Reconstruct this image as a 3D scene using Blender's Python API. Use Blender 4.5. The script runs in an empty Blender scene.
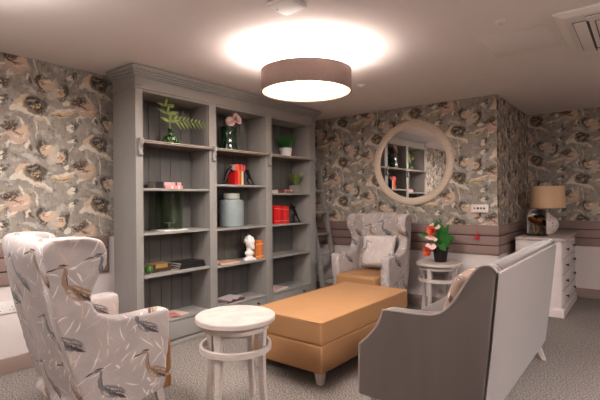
import bpy, bmesh, math, random
from mathutils import Vector, Matrix
random.seed(7)
S = bpy.context.scene
COL = S.collection
PI = math.pi

# ------------------------------------------------------------------ camera
H_EYE = 1.2926
YAW, ROLL = 0.6671, -0.0085
cam_d = bpy.data.cameras.new('camera')
cam = bpy.data.objects.new('camera', cam_d); COL.objects.link(cam)
cam_d.sensor_width = 36.0
cam_d.lens = 36.0 * 439.85 / 600.0
cam_d.shift_y = -1.1 / 600.0
cam_d.clip_start = 0.05
fwd = Vector((-math.sin(YAW), math.cos(YAW), 0)); rgt = Vector((math.cos(YAW), math.sin(YAW), 0)); up = Vector((0, 0, 1))
r2 = rgt * math.cos(ROLL) + up * math.sin(ROLL); u2 = -rgt * math.sin(ROLL) + up * math.cos(ROLL)
M = Matrix((r2, u2, -fwd)).transposed().to_4x4(); M.translation = Vector((0, 0, H_EYE))
cam.matrix_world = M
S.camera = cam

# ------------------------------------------------------------------ world, light, exposure
S.view_settings.view_transform = 'Standard'; S.view_settings.look = 'None'
S.view_settings.gamma = 1.0; S.view_settings.use_curve_mapping = False
S.view_settings.exposure = 0.28
w = bpy.data.worlds.new('world'); S.world = w; w.use_nodes = True
w.node_tree.nodes['Background'].inputs[0].default_value = (0.95, 0.85, 0.82, 1)
w.node_tree.nodes['Background'].inputs[1].default_value = 0.04
WARM = (1.0, 0.945, 0.915)
def area(name, loc, size, energy, color=WARM, target=None, shape='DISK'):
    d = bpy.data.lights.new(name, 'AREA'); d.shape = shape; d.size = size; d.energy = energy; d.color = color
    o = bpy.data.objects.new(name, d); COL.objects.link(o); o.location = loc
    if target is not None:
        o.rotation_euler = (Vector(target) - Vector(loc)).to_track_quat('-Z', 'Y').to_euler()
    return o
# unseen ceiling lights read off lit chair and sofa; rear one added as fill
area('ceiling_light_behind_armchair', (-2.35, 0.45, 2.2), 0.66, 34)
area('ceiling_light_behind_sofa', (1.15, 2.3, 2.2), 0.66, 76)
area('rear_fill_light', (0.9, -0.9, 2.2), 0.66, 8)
PENDANT_DIFFUSER = 50.0
for nm, lc, e in (('armchair', (-2.35, 0.45, 2.24), 30), ('sofa', (1.15, 2.3, 2.24), 62), ('rear', (0.9, -0.9, 2.24), 28)):  # upward fill added to brighten the ceiling, no fitting modelled
    o = area('added_uplight_' + nm, lc, 0.6, e); o.rotation_euler = (PI, 0, 0)
PENDANT_UP = 21.0

# ------------------------------------------------------------------ materials
def lin(c):
    c = c / 255.0
    return c / 12.92 if c <= 0.04045 else ((c + 0.055) / 1.055) ** 2.4
def rgb(r, g, b): return (lin(r), lin(g), lin(b), 1.0)
class NT:
    def __init__(s, name):
        s.m = bpy.data.materials.new(name); s.m.use_nodes = True
        s.t = s.m.node_tree; s.b = s.t.nodes['Principled BSDF']; s.out = s.t.nodes['Material Output']
    def n(s, typ, **kw):
        nd = s.t.nodes.new('ShaderNode' + typ)
        for k, v in kw.items(): setattr(nd, k, v)
        return nd
    def l(s, a, b): s.t.links.new(a, b)
    def put(s, sock, v):
        if isinstance(v, bpy.types.NodeSocket): s.l(v, sock)
        else: sock.default_value = v
    def math(s, op, a, b=0.0, c=0.0, clamp=False):
        nd = s.n('Math', operation=op, use_clamp=clamp)
        s.put(nd.inputs[0], a); s.put(nd.inputs[1], b); s.put(nd.inputs[2], c)
        return nd.outputs[0]
    def vec(s, op, a, b=None, c=None):
        nd = s.n('VectorMath', operation=op)
        s.put(nd.inputs[0], a)
        if b is not None: s.put(nd.inputs[1], b)
        if c is not None: s.put(nd.inputs[2], c)
        return nd.outputs['Value'] if op in ('DOT_PRODUCT', 'LENGTH') else nd.outputs[0]
    def noise(s, vec, scale, detail=2.0, rough=0.5, out='Fac'):
        nd = s.n('TexNoise'); nd.inputs['Scale'].default_value = scale; nd.inputs['Detail'].default_value = detail
        nd.inputs['Roughness'].default_value = rough
        if vec is not None: s.l(vec, nd.inputs['Vector'])
        return nd.outputs[out]
    def mix(s, fac, a, b):
        nd = s.n('Mix', data_type='RGBA')
        s.put(nd.inputs[0], fac); s.put(nd.inputs[6], a); s.put(nd.inputs[7], b)
        return nd.outputs[2]
    def ramp(s, v, lo, hi, o0=0.0, o1=1.0):
        nd = s.n('MapRange', interpolation_type='SMOOTHSTEP')
        s.put(nd.inputs[0], v); nd.inputs[1].default_value = lo; nd.inputs[2].default_value = hi
        nd.inputs[3].default_value = o0; nd.inputs[4].default_value = o1
        return nd.outputs[0]
    def bump(s, h, strength, dist=0.01):
        nd = s.n('Bump'); nd.inputs['Strength'].default_value = strength; nd.inputs['Distance'].default_value = dist
        s.l(h, nd.inputs['Height']); s.l(nd.outputs[0], s.b.inputs['Normal'])
    def coord(s, which='Object'): return s.n('TexCoord').outputs[which]
    def base(s, c, rough=0.6, spec=0.3):
        s.put(s.b.inputs['Base Color'], c); s.b.inputs['Roughness'].default_value = rough
        s.b.inputs['Specular IOR Level'].default_value = spec

def paint(name, c, rough=0.5, var=0.06, spec=0.3, scale=9.0, grain=0.0):
    t = NT(name); co = t.coord('Object')
    f = t.noise(co, scale, 3.0)
    dark = tuple(x * (1 - var * 2) for x in c[:3]) + (1,); lite = tuple(min(1, x * (1 + var)) for x in c[:3]) + (1,)
    t.base(t.mix(f, dark, lite), rough, spec)
    if grain: t.bump(t.noise(co, 180.0, 2.0), grain, 0.002)
    return t.m
def wood_paint(name, c, c2, rough=0.5, stretch=(3, 3, 40)):
    t = NT(name); co = t.vec('MULTIPLY', t.coord('Object'), stretch)
    f = t.noise(co, 3.0, 4.0, 0.6)
    t.base(t.mix(t.ramp(f, 0.35, 0.7), c, c2), rough, 0.3)
    return t.m
def glass(name, c, rough=0.02, alpha=1.0):
    t = NT(name)
    t.base(c, rough, 0.5); t.b.inputs['Transmission Weight'].default_value = 1.0; t.b.inputs['IOR'].default_value = 1.3
    f = t.noise(t.coord('Object'), 12.0, 2.0)
    t.put(t.b.inputs['Roughness'], t.math('MULTIPLY_ADD', f, 0.02, rough))
    return t.m

# ---- repeating motif painter: half-drop lattice W x Hh, every motif wraps on the lattice
def motif_group(leaf):
    g = bpy.data.node_groups.new('leaf_motif' if leaf else 'round_motif', 'ShaderNodeTree')
    for nm, ty in (('Lat', 'NodeSocketVector'), ('Centre', 'NodeSocketVector'), ('AX', 'NodeSocketVector'), ('AY', 'NodeSocketVector'), ('Bend', 'NodeSocketFloat'), ('Soft', 'NodeSocketFloat'), ('Alpha', 'NodeSocketFloat'), ('Tex', 'NodeSocketFloat'), ('Base', 'NodeSocketColor'), ('Colour', 'NodeSocketColor')):
        g.interface.new_socket(nm, in_out='INPUT', socket_type=ty)
    g.interface.new_socket('Colour', in_out='OUTPUT', socket_type='NodeSocketColor')
    class G(NT):
        def __init__(s): s.t = g
    t = G(); i = g.nodes.new('NodeGroupInput').outputs; o = g.nodes.new('NodeGroupOutput')
    q = t.vec('WRAP', t.vec('SUBTRACT', i['Lat'], i['Centre']), (0.5, 0.5, 1), (-0.5, -0.5, -1))
    qx = t.vec('DOT_PRODUCT', q, i['AX']); qy = t.vec('DOT_PRODUCT', q, i['AY'])
    xx = t.math('MULTIPLY', qx, qx); qy = t.math('SUBTRACT', qy, t.math('MULTIPLY', xx, i['Bend']))
    d = t.math('ADD', xx, t.math('ABSOLUTE', qy)) if leaf else t.math('MULTIPLY_ADD', qy, qy, xx)
    nd = t.n('MapRange', interpolation_type='SMOOTHSTEP')
    t.put(nd.inputs[0], d); nd.inputs[1].default_value = 1.0; t.put(nd.inputs[2], t.math('SUBTRACT', 1.0, i['Soft'])); nd.inputs[3].default_value = 0.0; nd.inputs[4].default_value = 1.0
    m = t.math('MULTIPLY', t.math('MULTIPLY', nd.outputs[0], i['Alpha']), i['Tex'])
    t.l(t.mix(m, i['Base'], i['Colour']), o.inputs[0])
    return g
MG = {}
class Motifs:
    def __init__(s, t, uv, W, Hh, wob=((14.0, 0.012), (60.0, 0.004)), drop=0.5):
        s.t = t; s.W = W; s.H = Hh; s.drop = drop; s.k = 1.0
        for sc, amp in wob:
            nz = t.noise(uv, sc, 2.0, out='Color')
            uv = t.vec('ADD', uv, t.vec('MULTIPLY', t.vec('SUBTRACT', nz, (0.5, 0.5, 0.5)), (amp, amp, 0)))
        a = t.vec('DOT_PRODUCT', uv, (1.0 / W, 0, 0)); b = t.vec('DOT_PRODUCT', uv, (-drop / W, 1.0 / Hh, 0))
        cx = t.n('CombineXYZ'); t.l(a, cx.inputs[0]); t.l(b, cx.inputs[1]); s.lat = cx.outputs[0]
        s.uv = uv; s.col = None
    def add(s, cx, cy, ang, a, b, col, bend=0.0, leaf=False, edge=0.35, alpha=1.0, tex=None):
        t = s.t; W, Hh, dr = s.W, s.H, s.drop
        if leaf not in MG: MG[leaf] = motif_group(leaf)
        nd = t.n('Group'); nd.node_tree = MG[leaf]; i = nd.inputs
        cu = cx / W; ca, sa = math.cos(math.radians(ang)), math.sin(math.radians(ang)); a *= s.k; b *= s.k
        def dv(px, py, k): return ((px * W + py * Hh * dr) / k, py * Hh / k, 0)
        t.l(s.lat, i['Lat']); i['Centre'].default_value = (cu, cy / Hh - dr * cu, 0); i['AX'].default_value = dv(ca, sa, a); i['AY'].default_value = dv(-sa, ca, b)
        i['Bend'].default_value = bend; i['Soft'].default_value = edge; i['Alpha'].default_value = alpha; t.put(i['Tex'], 1.0 if tex is None else tex)
        t.put(i['Base'], s.col); t.put(i['Colour'], col); s.col = nd.outputs[0]

def wallpaper_material():
    t = NT('floral_wallpaper'); uv = t.coord('UV')
    p = Motifs(t, uv, 0.52, 0.53, ((7.0, 0.034), (17.0, 0.044), (38.0, 0.022), (95.0, 0.007)))
    streak = t.noise(t.vec('MULTIPLY', uv, (240.0, 12.0, 1.0)), 1.0, 2.0)
    blot = t.noise(uv, 6.0, 3.0)
    bg = t.mix(t.ramp(blot, 0.3, 0.7), rgb(146, 139, 130), rgb(170, 162, 152))
    p.col = t.mix(t.ramp(streak, 0.35, 0.7, 0, 0.7), bg, rgb(124, 115, 105))
    dab = t.ramp(t.noise(uv, 46.0, 3.0, 0.65), 0.36, 0.54)
    dab2 = t.ramp(t.noise(t.vec('ADD', uv, (3.1, 1.7, 0)), 62.0, 3.0, 0.65), 0.42, 0.56)
    CR = rgb(212, 202, 187); PE = rgb(202, 176, 152); PK = rgb(190, 164, 148); DK = rgb(58, 50, 44); BR = rgb(100, 84, 70)
    GR = rgb(134, 132, 127); OC = rgb(198, 172, 132); GD = rgb(90, 88, 84); LG = rgb(182, 177, 168); RU = rgb(138, 104, 82)
    A = p.add
    def bloom_peach(x, y, f=1):          # peach heart, broken dark ring, grey petals to one side, dark curl below
        A(x - f * .060, y + .012, 80, .050, .036, LG, .3, edge=.6, alpha=.85); A(x - f * .045, y - .040, 30 * f, .046, .030, LG, .3, edge=.6, alpha=.8)
        A(x - f * .040, y + .052, -40 * f, .046, .026, GR, .4, edge=.6, alpha=.85)
        A(x + f * .026, y + .016, 30 * f, .064, .050, GD, .3, edge=.6, alpha=.85, tex=dab); A(x + f * .02, y - .048, 0, .044, .030, DK, .2, edge=.6, tex=dab2, alpha=.9)
        A(x + f * .052, y + .018, 80, .048, .022, DK, -.5, edge=.6, alpha=.75)
        A(x - f * .012, y - .006, 10, .058, .040, PE, .3, edge=.5); A(x + f * .012, y + .004, 0, .026, .018, RU, .2, edge=.8, tex=dab2); A(x - f * .016, y + .018, 40, .024, .012, CR, .3, edge=.6)
    def bloom_dark(x, y):                # cream and peach petals leaning on a dark curled heart
        A(x - .075, y + .022, 40, .060, .036, PE, .4, edge=.4); A(x - .050, y - .026, 150, .060, .030, CR, .4, edge=.4); A(x - .085, y - .040, 160, .052, .020, CR, .5, True, .5)
        A(x + .010, y + .004, 0, .078, .060, BR, .15, edge=.45, alpha=.85); A(x + .012, y + .016, -15, .070, .046, DK, .4, edge=.6, tex=dab)
        A(x + .038, y - .036, -30, .044, .026, DK, .3, edge=.7, tex=dab2); A(x + .018, y - .008, 20, .034, .018, OC, .5, edge=.6, tex=dab2, alpha=.9)
        A(x + .060, y + .022, 100, .034, .014, GD, .4, edge=.6); A(x - .012, y + .036, 10, .034, .011, GR, .6, True, .6)
    def bloom_blush(x, y):
        A(x, y, 0, .082, .058, PK, .15, edge=.45); A(x + .035, y + .020, 60, .056, .032, PE, .3, edge=.5); A(x - .05, y + .014, 110, .048, .030, PK, .3, edge=.5)
        A(x + .012, y - .010, 10, .056, .010, CR, .8, True, .6); A(x - .022, y + .018, -20, .046, .008, BR, .9, True, .6); A(x + .01, y + .002, 0, .036, .022, RU, .3, edge=.9, tex=dab2, alpha=.7)
        A(x - .055, y + .058, 20, .066, .036, BR, .5, edge=.5, tex=dab); A(x - .062, y + .052, 10, .050, .018, DK, .6, edge=.6, tex=dab2)
    # trailing leaves and pale stems
    A(.085, .150, 10, .120, .034, OC, .9, True, .5); A(.10, .182, 14, .135, .018, CR, .8, True, .6); A(.075, .142, 6, .100, .008, BR, .9, True, .6, .8)
    A(.205, .125, 75, .090, .008, CR, 1.6, True, .6); A(.27, .165, 28, .105, .020, CR, .8, True, .5); A(.445, .36, -20, .10, .026, CR, -.8, True, .5)
    A(.435, .355, -24, .08, .009, OC, -.8, True, .6); A(.36, .05, 155, .08, .026, LG, .8, True, .5); A(.40, .27, 100, .12, .009, CR, 1.2, True, .6)
    A(.16, .42, 60, .08, .010, LG, 1.2, True, .6); A(.30, .315, 120, .06, .014, CR, .9, True, .6); A(.19, .27, 140, .07, .018, LG, .8, True, .5); A(.47, .44, 20, .07, .022, LG, .6, True, .6)
    p.k = 1.22
    smudge = t.ramp(t.noise(uv, 15.0, 3.0, 0.6), 0.52, 0.66, 0, .75); p.col = t.mix(smudge, p.col, LG)
    smudge2 = t.ramp(t.noise(t.vec('ADD', uv, (5.3, 2.9, 0)), 19.0, 3.0, 0.6), 0.55, 0.68, 0, .7); p.col = t.mix(smudge2, p.col, GD)
    bloom_dark(.385, .455); bloom_blush(.275, .215); bloom_peach(.055, .330); bloom_peach(.475, .115, -1)
    # buds
    for (x, y, k) in ((.165, .055, 1.0), (.165, .475, .8)):
        A(x + .010, y + .008, 30, .046 * k, .034 * k, GD, .4, edge=.6, tex=dab); A(x - .016, y - .012, 40, .034 * k, .024 * k, CR, .4, edge=.5); A(x + .008, y - .004, 30, .024 * k, .012 * k, DK, .5, edge=.6, tex=dab2)
    A(.115, .245, 40, .026, .022, CR, .2, edge=.5); A(.345, .145, 70, .032, .016, CR, .3, True, .5); A(.365, .125, 110, .030, .012, BR, .3, True, .6); A(.245, .42, 50, .030, .020, CR, .3, edge=.5)
    wash = t.noise(uv, 26.0, 4.0, 0.65)
    col = t.mix(t.ramp(wash, 0.42, 0.75, 0.0, 0.30), p.col, rgb(132, 124, 114))
    t.base(col, 0.75, 0.2)
    return t.m

def heron_material(name, bg1, bg2, pale=False):
    t = NT(name); uv = t.coord('UV')
    p = Motifs(t, uv, 0.85, 0.60, ((10.0, 0.014), (46.0, 0.009), (120.0, 0.004)), 0.0)
    p.col = t.mix(t.ramp(t.noise(uv, 5.0, 3.0), 0.35, 0.65), bg1, bg2)
    weave = t.noise(t.vec('MULTIPLY', uv, (400.0, 60.0, 1.0)), 1.0, 1.0)
    dab = t.ramp(t.noise(uv, 70.0, 3.0, 0.65), 0.38, 0.56)
    WH = rgb(232, 224, 217); BE = rgb(150, 122, 100); BR = rgb(104, 80, 66); DK = rgb(66, 56, 52); BL = rgb(112, 112, 118); BD = rgb(72, 76, 86); LT = rgb(204, 184, 164)
    A = p.add
    R = random.Random(11)
    # reed blades, fine vines, leaves
    for i in range(13):
        for j in range(7):
            x = (i + .5 + R.uniform(-.45, .45)) * .85 / 13; y = (j + .5 + R.uniform(-.45, .45)) * .6 / 7
            A(x, y, R.choice((20, 45, 70, 100, 125, 150)) + R.uniform(-12, 12), R.uniform(.03, .075), R.uniform(.0035, .0055), WH if R.random() < .75 else LT, R.uniform(-2.4, 2.4), True, .6, R.uniform(.6, .95))
    for i in range(26):
        A(R.uniform(0, .85), R.uniform(0, .6), R.uniform(0, 180), R.uniform(.020, .034), R.uniform(.007, .010), WH if i % 3 else LT, .5, True, .6, .85)
    def bird(x, y, c1, c2, c3, k=1.25, full=True):
        def a(dx, dy, an, l, w_, c, be=0.0, lf=False, ed=.45, al=1.0, tx=None): A(x + dx * k, y + dy * k, an, l * k, w_ * k, c, be, lf, ed, al, tx)
        a(.030, -.085, 88, .045, .0035, LT, .5, True)
        a(.022, -.004, -24, .078, .033, c1, .25); a(.036, -.012, -30, .078, .022, c2, .4, True, .5, 1, dab); a(.055, -.030, -36, .060, .013, c3, .4, True, .5)
        a(-.012, -.002, -50, .040, .012, LT, .4, True, .6, .8, dab); a(.03, .008, -26, .060, .007, LT, .3, True, .6, .7, dab); a(.05, -.018, -30, .055, .006, LT, .3, True, .6, .6, dab)
        a(-.040, .044, 108, .036, .011, c1, -.9); a(-.038, .090, 76, .030, .009, c1, 1.0); a(-.032, .060, 100, .040, .003, c3, -.6, True, .6)
        a(-.052, .122, 12, .021, .010, c1, .2); a(-.044, .128, -8, .024, .004, DK, 0, True); a(-.090, .112, 16, .032, .0045, c3, 0, True)
    # tile origin sits at the local (0, 0) of the chair side
    bird(-.133 + .85, .83 - .60, BE, BR, DK, 1.12); bird(.291, .315, BE, BR, DK, 1.08)
    bird(-.185 + .85, .585, BL, BD, DK, 1.05); bird(.225, .590, BL, BD, DK, .95); bird(.030, .285, BL, BD, DK, 1.05); bird(-.345 + .85, .165, BL, BD, BD, 1.0)
    col = t.mix(t.ramp(weave, 0.4, 0.7, 0.0, 0.16), p.col, rgb(120, 108, 104))
    if pale: col = t.mix(0.15, col, rgb(226, 216, 210))
    t.base(col, 0.8, 0.2)
    t.b.inputs['Sheen Weight'].default_value = 0.15
    t.bump(weave, 0.15, 0.002)
    return t.m

def leafprint_material():
    t = NT('leaf_print_fabric'); uv = t.coord('UV')
    p = Motifs(t, uv, 0.22, 0.24, ((12.0, 0.02), (50.0, 0.008)))
    p.col = rgb(150, 128, 116)
    for (x, y, a, c) in ((.03, .05, 40, rgb(84, 66, 60)), (.10, .12, 70, rgb(200, 182, 168)), (.17, .04, 120, rgb(150, 118, 100)), (.06, .19, 20, rgb(204, 188, 176)), (.15, .19, 95, rgb(80, 66, 62)), (.20, .12, 60, rgb(176, 132, 112))):
        p.add(x, y, a, .055, .02, c, 0.4, True, 0.5)
    t.base(p.col, 0.8, 0.2); return t.m

def velvet(name, c):
    t = NT(name); co = t.coord('Object')
    f = t.noise(t.vec('MULTIPLY', co, (6, 2.0, 0.8)), 1.6, 3.0)
    t.base(t.mix(f, tuple(x * .84 for x in c[:3]) + (1,), tuple(min(1, x * 1.12) for x in c[:3]) + (1,)), 0.75, 0.2)
    t.b.inputs['Sheen Weight'].default_value = 0.8; t.b.inputs['Sheen Roughness'].default_value = 0.35
    t.bump(t.noise(co, 320.0, 2.0), 0.08, 0.001)
    return t.m
def carpet_material():
    t = NT('carpet'); co = t.coord('Object')
    a = t.noise(co, 95.0, 2.0, 0.7); b = t.noise(co, 260.0, 2.0, 0.7); c = t.noise(co, 1.2, 2.0)
    col = t.mix(t.ramp(a, 0.36, 0.66), rgb(90, 84, 79), rgb(178, 169, 163))
    col = t.mix(t.ramp(b, 0.4, 0.7, 0, 0.5), col, rgb(80, 74, 70))
    col = t.mix(t.ramp(c, 0.3, 0.7, 0, 0.15), col, rgb(134, 124, 118))
    t.base(col, 0.95, 0.1); t.bump(a, 0.6, 0.01)
    return t.m
def leather(name, c):
    t = NT(name); co = t.coord('Object')
    f = t.noise(co, 5.0, 3.0)
    t.base(t.mix(f, tuple(x * .9 for x in c[:3]) + (1,), tuple(min(1, x * 1.06) for x in c[:3]) + (1,)), 0.5, 0.35)
    t.bump(t.noise(co, 220.0, 2.0), 0.08, 0.002)
    return t.m
def emit(name, c, strength):
    t = NT(name); t.base(c, 0.5)
    f = t.noise(t.coord('Object'), 3.0)
    t.put(t.b.inputs['Emission Color'], t.mix(f, c, c)); t.b.inputs['Emission Strength'].default_value = strength
    return t.m
def metal(name, c, rough=0.25):
    t = NT(name); t.base(c, rough); t.b.inputs['Metallic'].default_value = 1.0
    f = t.noise(t.coord('Object'), 30.0); t.put(t.b.inputs['Roughness'], t.math('MULTIPLY_ADD', f, 0.1, rough))
    return t.m

MT = dict(
    wallpaper=wallpaper_material(), heron=heron_material('heron_fabric', rgb(170, 160, 158), rgb(182, 172, 169)),
    heron_pale=heron_material('pale_heron_fabric', rgb(190, 180, 177), rgb(204, 194, 190), True), leafprint=leafprint_material(),
    carpet=carpet_material(), ceiling=paint('ceiling_paint', rgb(220, 210, 205), 0.9, 0.012, 0.1, 1.5),
    wallpaint=paint('wall_paint', rgb(218, 208, 205), 0.7, 0.02, 0.2, 2.0), plain=paint('plain_wall_paint', rgb(205, 192, 184), 0.8, 0.03, 0.2, 2.0),
    board=paint('mauve_board_paint', rgb(138, 116, 109), 0.5, 0.05, 0.3, 6.0), skirting=paint('skirting_paint', rgb(152, 132, 123), 0.5, 0.05, 0.3, 6.0),
    gap=paint('board_gap', rgb(70, 54, 52), 0.9, 0.05),
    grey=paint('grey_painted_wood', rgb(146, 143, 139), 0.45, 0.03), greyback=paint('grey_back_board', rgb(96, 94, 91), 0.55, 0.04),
    greydark=wood_paint('dark_worn_edge', rgb(96, 84, 76), rgb(112, 100, 90)), dent=wood_paint('pale_stripe', rgb(190, 178, 166), rgb(178, 166, 154)),
    velvet=velvet('grey_velvet', rgb(102, 92, 89)), piping=velvet('velvet_piping', rgb(156, 142, 135)),
    tan=leather('tan_leather', rgb(168, 124, 84)), whitewash=wood_paint('whitewashed_wood', rgb(197, 186, 180), rgb(182, 170, 164), 0.45),
    white=paint('white_plastic', rgb(230, 224, 222), 0.35, 0.01), chest=wood_paint('off_white_paint', rgb(216, 206, 204), rgb(208, 197, 195)),
    chesttop=wood_paint('grey_wash_top', rgb(186, 172, 166), rgb(176, 161, 155)),
    black=paint('black_plastic', rgb(26, 24, 24), 0.4, 0.05), blackgloss=paint('black_gloss', rgb(20, 18, 18), 0.15, 0.05, 0.6),
    leaf=paint('leaf_green', rgb(46, 112, 44), 0.45, 0.25, 0.4, 30), fern=paint('fern_green', rgb(142, 162, 92), 0.5, 0.2, 0.3, 30), darkleaf=paint('dark_green_leaf', rgb(38, 74, 34), 0.5, 0.25, 0.3, 30),
    spike=paint('spiky_green', rgb(108, 128, 62), 0.5, 0.2, 0.3, 40), coral=paint('coral_petal', rgb(250, 118, 86), 0.5, 0.12, 0.3, 40), blush=paint('blush_petal', rgb(244, 204, 196), 0.6, 0.08, 0.3, 40),
    peony=paint('peony_petal', rgb(246, 214, 210), 0.6, 0.1, 0.3, 50), redglass=paint('red_plastic', rgb(190, 24, 40), 0.4, 0.05),
    greenglass=None, darkgreen=None, clear=glass('clear_glass', (0.97, 0.98, 0.97, 1)), smoke=glass('green_tint_glass', rgb(196, 210, 190)),
    silver=metal('silver_metal', rgb(200, 196, 190)), gold=metal('gold_metal', rgb(214, 164, 70), 0.3),
    ceramic=paint('blue_grey_ceramic', rgb(134, 146, 146), 0.35, 0.08, 0.4, 14), ceramiclid=paint('pale_ceramic', rgb(170, 170, 162), 0.4, 0.05, 0.4, 14),
    plaster=paint('white_plaster', rgb(232, 228, 226), 0.6, 0.03), pages=paint('paper_pages', rgb(226, 216, 202), 0.8, 0.05), soil=paint('soil', rgb(52, 40, 32), 0.95, 0.2, 0.1, 60),
    linen=None, shade=None, diffuser=None,
    frame=wood_paint('cream_wood_frame', rgb(216, 200, 182), rgb(205, 186, 166)), pot=paint('grey_pot', rgb(142, 138, 134), 0.6, 0.06), key=metal('dark_key', rgb(70, 64, 60), 0.4),
    vent=paint('vent_panel', rgb(221, 212, 207), 0.6, 0.01), slot=paint('dark_slot', rgb(74, 62, 58), 0.8, 0.05), bronze=metal('dark_bronze', rgb(60, 56, 54), 0.3),
)
def _mirror():
    t = NT('mirror_silvering'); t.base((0.92, 0.92, 0.92, 1), 0.01); t.b.inputs['Metallic'].default_value = 1.0
    f = t.noise(t.coord('Object'), 4.0); t.put(t.b.inputs['Roughness'], t.math('MULTIPLY', f, 0.012)); return t.m
MT['mirror'] = _mirror()
def _diff():
    t = NT('lamp_diffuser'); t.base(rgb(240, 225, 205), 0.6)
    r = t.vec('LENGTH', t.vec('MULTIPLY', t.coord('Object'), (1, 1, 0)))
    k = t.ramp(r, 0.20, 0.335, 1.0, 0.0)
    t.put(t.b.inputs['Emission Color'], t.mix(k, (1.0, 0.74, 0.50, 1), (1.0, 0.92, 0.86, 1)))
    t.put(t.b.inputs['Emission Strength'], t.math('MULTIPLY_ADD', t.math('POWER', k, 2.0), PENDANT_DIFFUSER, 1.0)); return t.m
MT['diffuser'] = _diff()
def _dg():
    t = NT('dark_green_glass'); f = t.noise(t.coord('Object'), 34.0, 3.0)
    t.base(t.mix(t.ramp(f, .45, .7), rgb(14, 28, 18), rgb(34, 84, 44)), 0.08, 0.6); t.b.inputs['Coat Weight'].default_value = 0.5; return t.m
MT['darkgreen'] = _dg()
def _gg():
    t = NT('bubbled_green_glass'); v = t.n('TexVoronoi'); v.inputs['Scale'].default_value = 38.0; t.l(t.coord('Object'), v.inputs['Vector'])
    d = t.ramp(v.outputs['Distance'], 0.15, 0.6)  # pale bubble cells put glass highlights into the base colour
    t.base(t.mix(d, rgb(150, 196, 112), rgb(34, 84, 32)), 0.08, 0.6); t.b.inputs['Transmission Weight'].default_value = 0.35; t.bump(d, 0.4, 0.01); return t.m
MT['greenglass'] = _gg()
def _linen(name, c, tr):
    t = NT(name); co = t.coord('Object'); a = t.noise(t.vec('MULTIPLY', co, (40, 40, 500)), 1.0); b = t.noise(t.vec('MULTIPLY', co, (500, 500, 30)), 1.0)
    f = t.math('MULTIPLY', t.math('ADD', a, b), 0.5)
    t.base(t.mix(t.ramp(f, .4, .6), tuple(x * .86 for x in c[:3]) + (1,), c), 0.85, 0.1)
    t.bump(f, 0.2, 0.002); return t.m
MT['linen'] = _linen('linen_shade', rgb(206, 172, 138), 0.2)
MT['shade'] = _linen('taupe_drum_shade', rgb(142, 121, 113), 0.2)
def _dots():
    t = NT('dimpled_ceramic'); co = t.coord('Object')
    v = t.n('TexVoronoi'); v.inputs['Scale'].default_value = 30.0; v.inputs['Randomness'].default_value = 0.25; t.l(co, v.inputs['Vector'])
    d = t.ramp(v.outputs['Distance'], 0.18, 0.34)
    t.base(t.mix(d, rgb(160, 140, 132), rgb(226, 212, 206)), 0.35, 0.4); t.bump(d, 0.5, 0.006); return t.m
MT['dots'] = _dots()

# ------------------------------------------------------------------ mesh helpers
def new(): return bmesh.new()
def xf(bm, verts, m): bmesh.ops.transform(bm, matrix=m, verts=verts)
def box(bm, x0, x1, y0, y1, z0, z1, bev=0.0, seg=2, mat=None, mi=0):
    nb = bmesh.new(); bmesh.ops.create_cube(nb, size=1.0)
    for v in nb.verts: v.co = Vector((x0 + (v.co.x + .5) * (x1 - x0), y0 + (v.co.y + .5) * (y1 - y0), z0 + (v.co.z + .5) * (z1 - z0)))
    if bev: bmesh.ops.bevel(nb, geom=nb.edges[:], offset=bev, segments=seg, profile=0.6, affect='EDGES')
    return merge(bm, nb, mat, mi)
def merge(bm, nb, mat=None, mi=0):
    if mat is not None: bmesh.ops.transform(nb, matrix=mat, verts=nb.verts)
    mp = {}
    for v in nb.verts: mp[v] = bm.verts.new(v.co)
    for f in nb.faces:
        try:
            g = bm.faces.new([mp[v] for v in f.verts]); g.material_index = mi; g.smooth = f.smooth
        except ValueError: pass
    nb.free(); return bm
def prism(bm, pts, t0, t1, axis='x', bev=0.0, seg=2, mat=None):
    """extrude a closed outline; axis = the thickness direction; pts are the two other coordinates in x,y,z order"""
    nb = bmesh.new()
    def P(a, b, t): return {'x': (t, a, b), 'y': (a, t, b), 'z': (a, b, t)}[axis]
    v0 = [nb.verts.new(P(a, b, t0)) for a, b in pts]; v1 = [nb.verts.new(P(a, b, t1)) for a, b in pts]
    nb.faces.new(v0); nb.faces.new(v1[::-1]); n = len(pts)
    for i in range(n): nb.faces.new((v0[i], v1[i], v1[(i + 1) % n], v0[(i + 1) % n]))
    bmesh.ops.recalc_face_normals(nb, faces=nb.faces[:])
    if bev:
        es = [e for e in nb.edges if len(e.link_faces) == 2 and e.calc_face_angle(0) > 0.6]
        bmesh.ops.bevel(nb, geom=es, offset=bev, segments=seg, profile=0.6, affect='EDGES')
    return merge(bm, nb, mat)
def lathe(bm, prof, seg=40, c=(0, 0, 0), mat=None, caps=True):
    nb = bmesh.new(); rings = []
    for r, z in prof:
        if r < 1e-5: rings.append([nb.verts.new((0, 0, z))])
        else: rings.append([nb.verts.new((r * math.cos(2 * PI * i / seg), r * math.sin(2 * PI * i / seg), z)) for i in range(seg)])
    for a, b in zip(rings, rings[1:]):
        for i in range(seg):
            j = (i + 1) % seg
            if len(a) == 1 and len(b) == 1: continue
            if len(a) == 1: nb.faces.new((a[0], b[j], b[i]))
            elif len(b) == 1: nb.faces.new((a[i], a[j], b[0]))
            else: nb.faces.new((a[i], a[j], b[j], b[i]))
    if caps:
        if len(rings[0]) > 1: nb.faces.new(rings[0][::-1])
        if len(rings[-1]) > 1: nb.faces.new(rings[-1])
    bmesh.ops.recalc_face_normals(nb, faces=nb.faces[:])
    m = Matrix.Translation(c)
    if mat is not None: m = m @ mat
    return merge(bm, nb, m)
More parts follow.
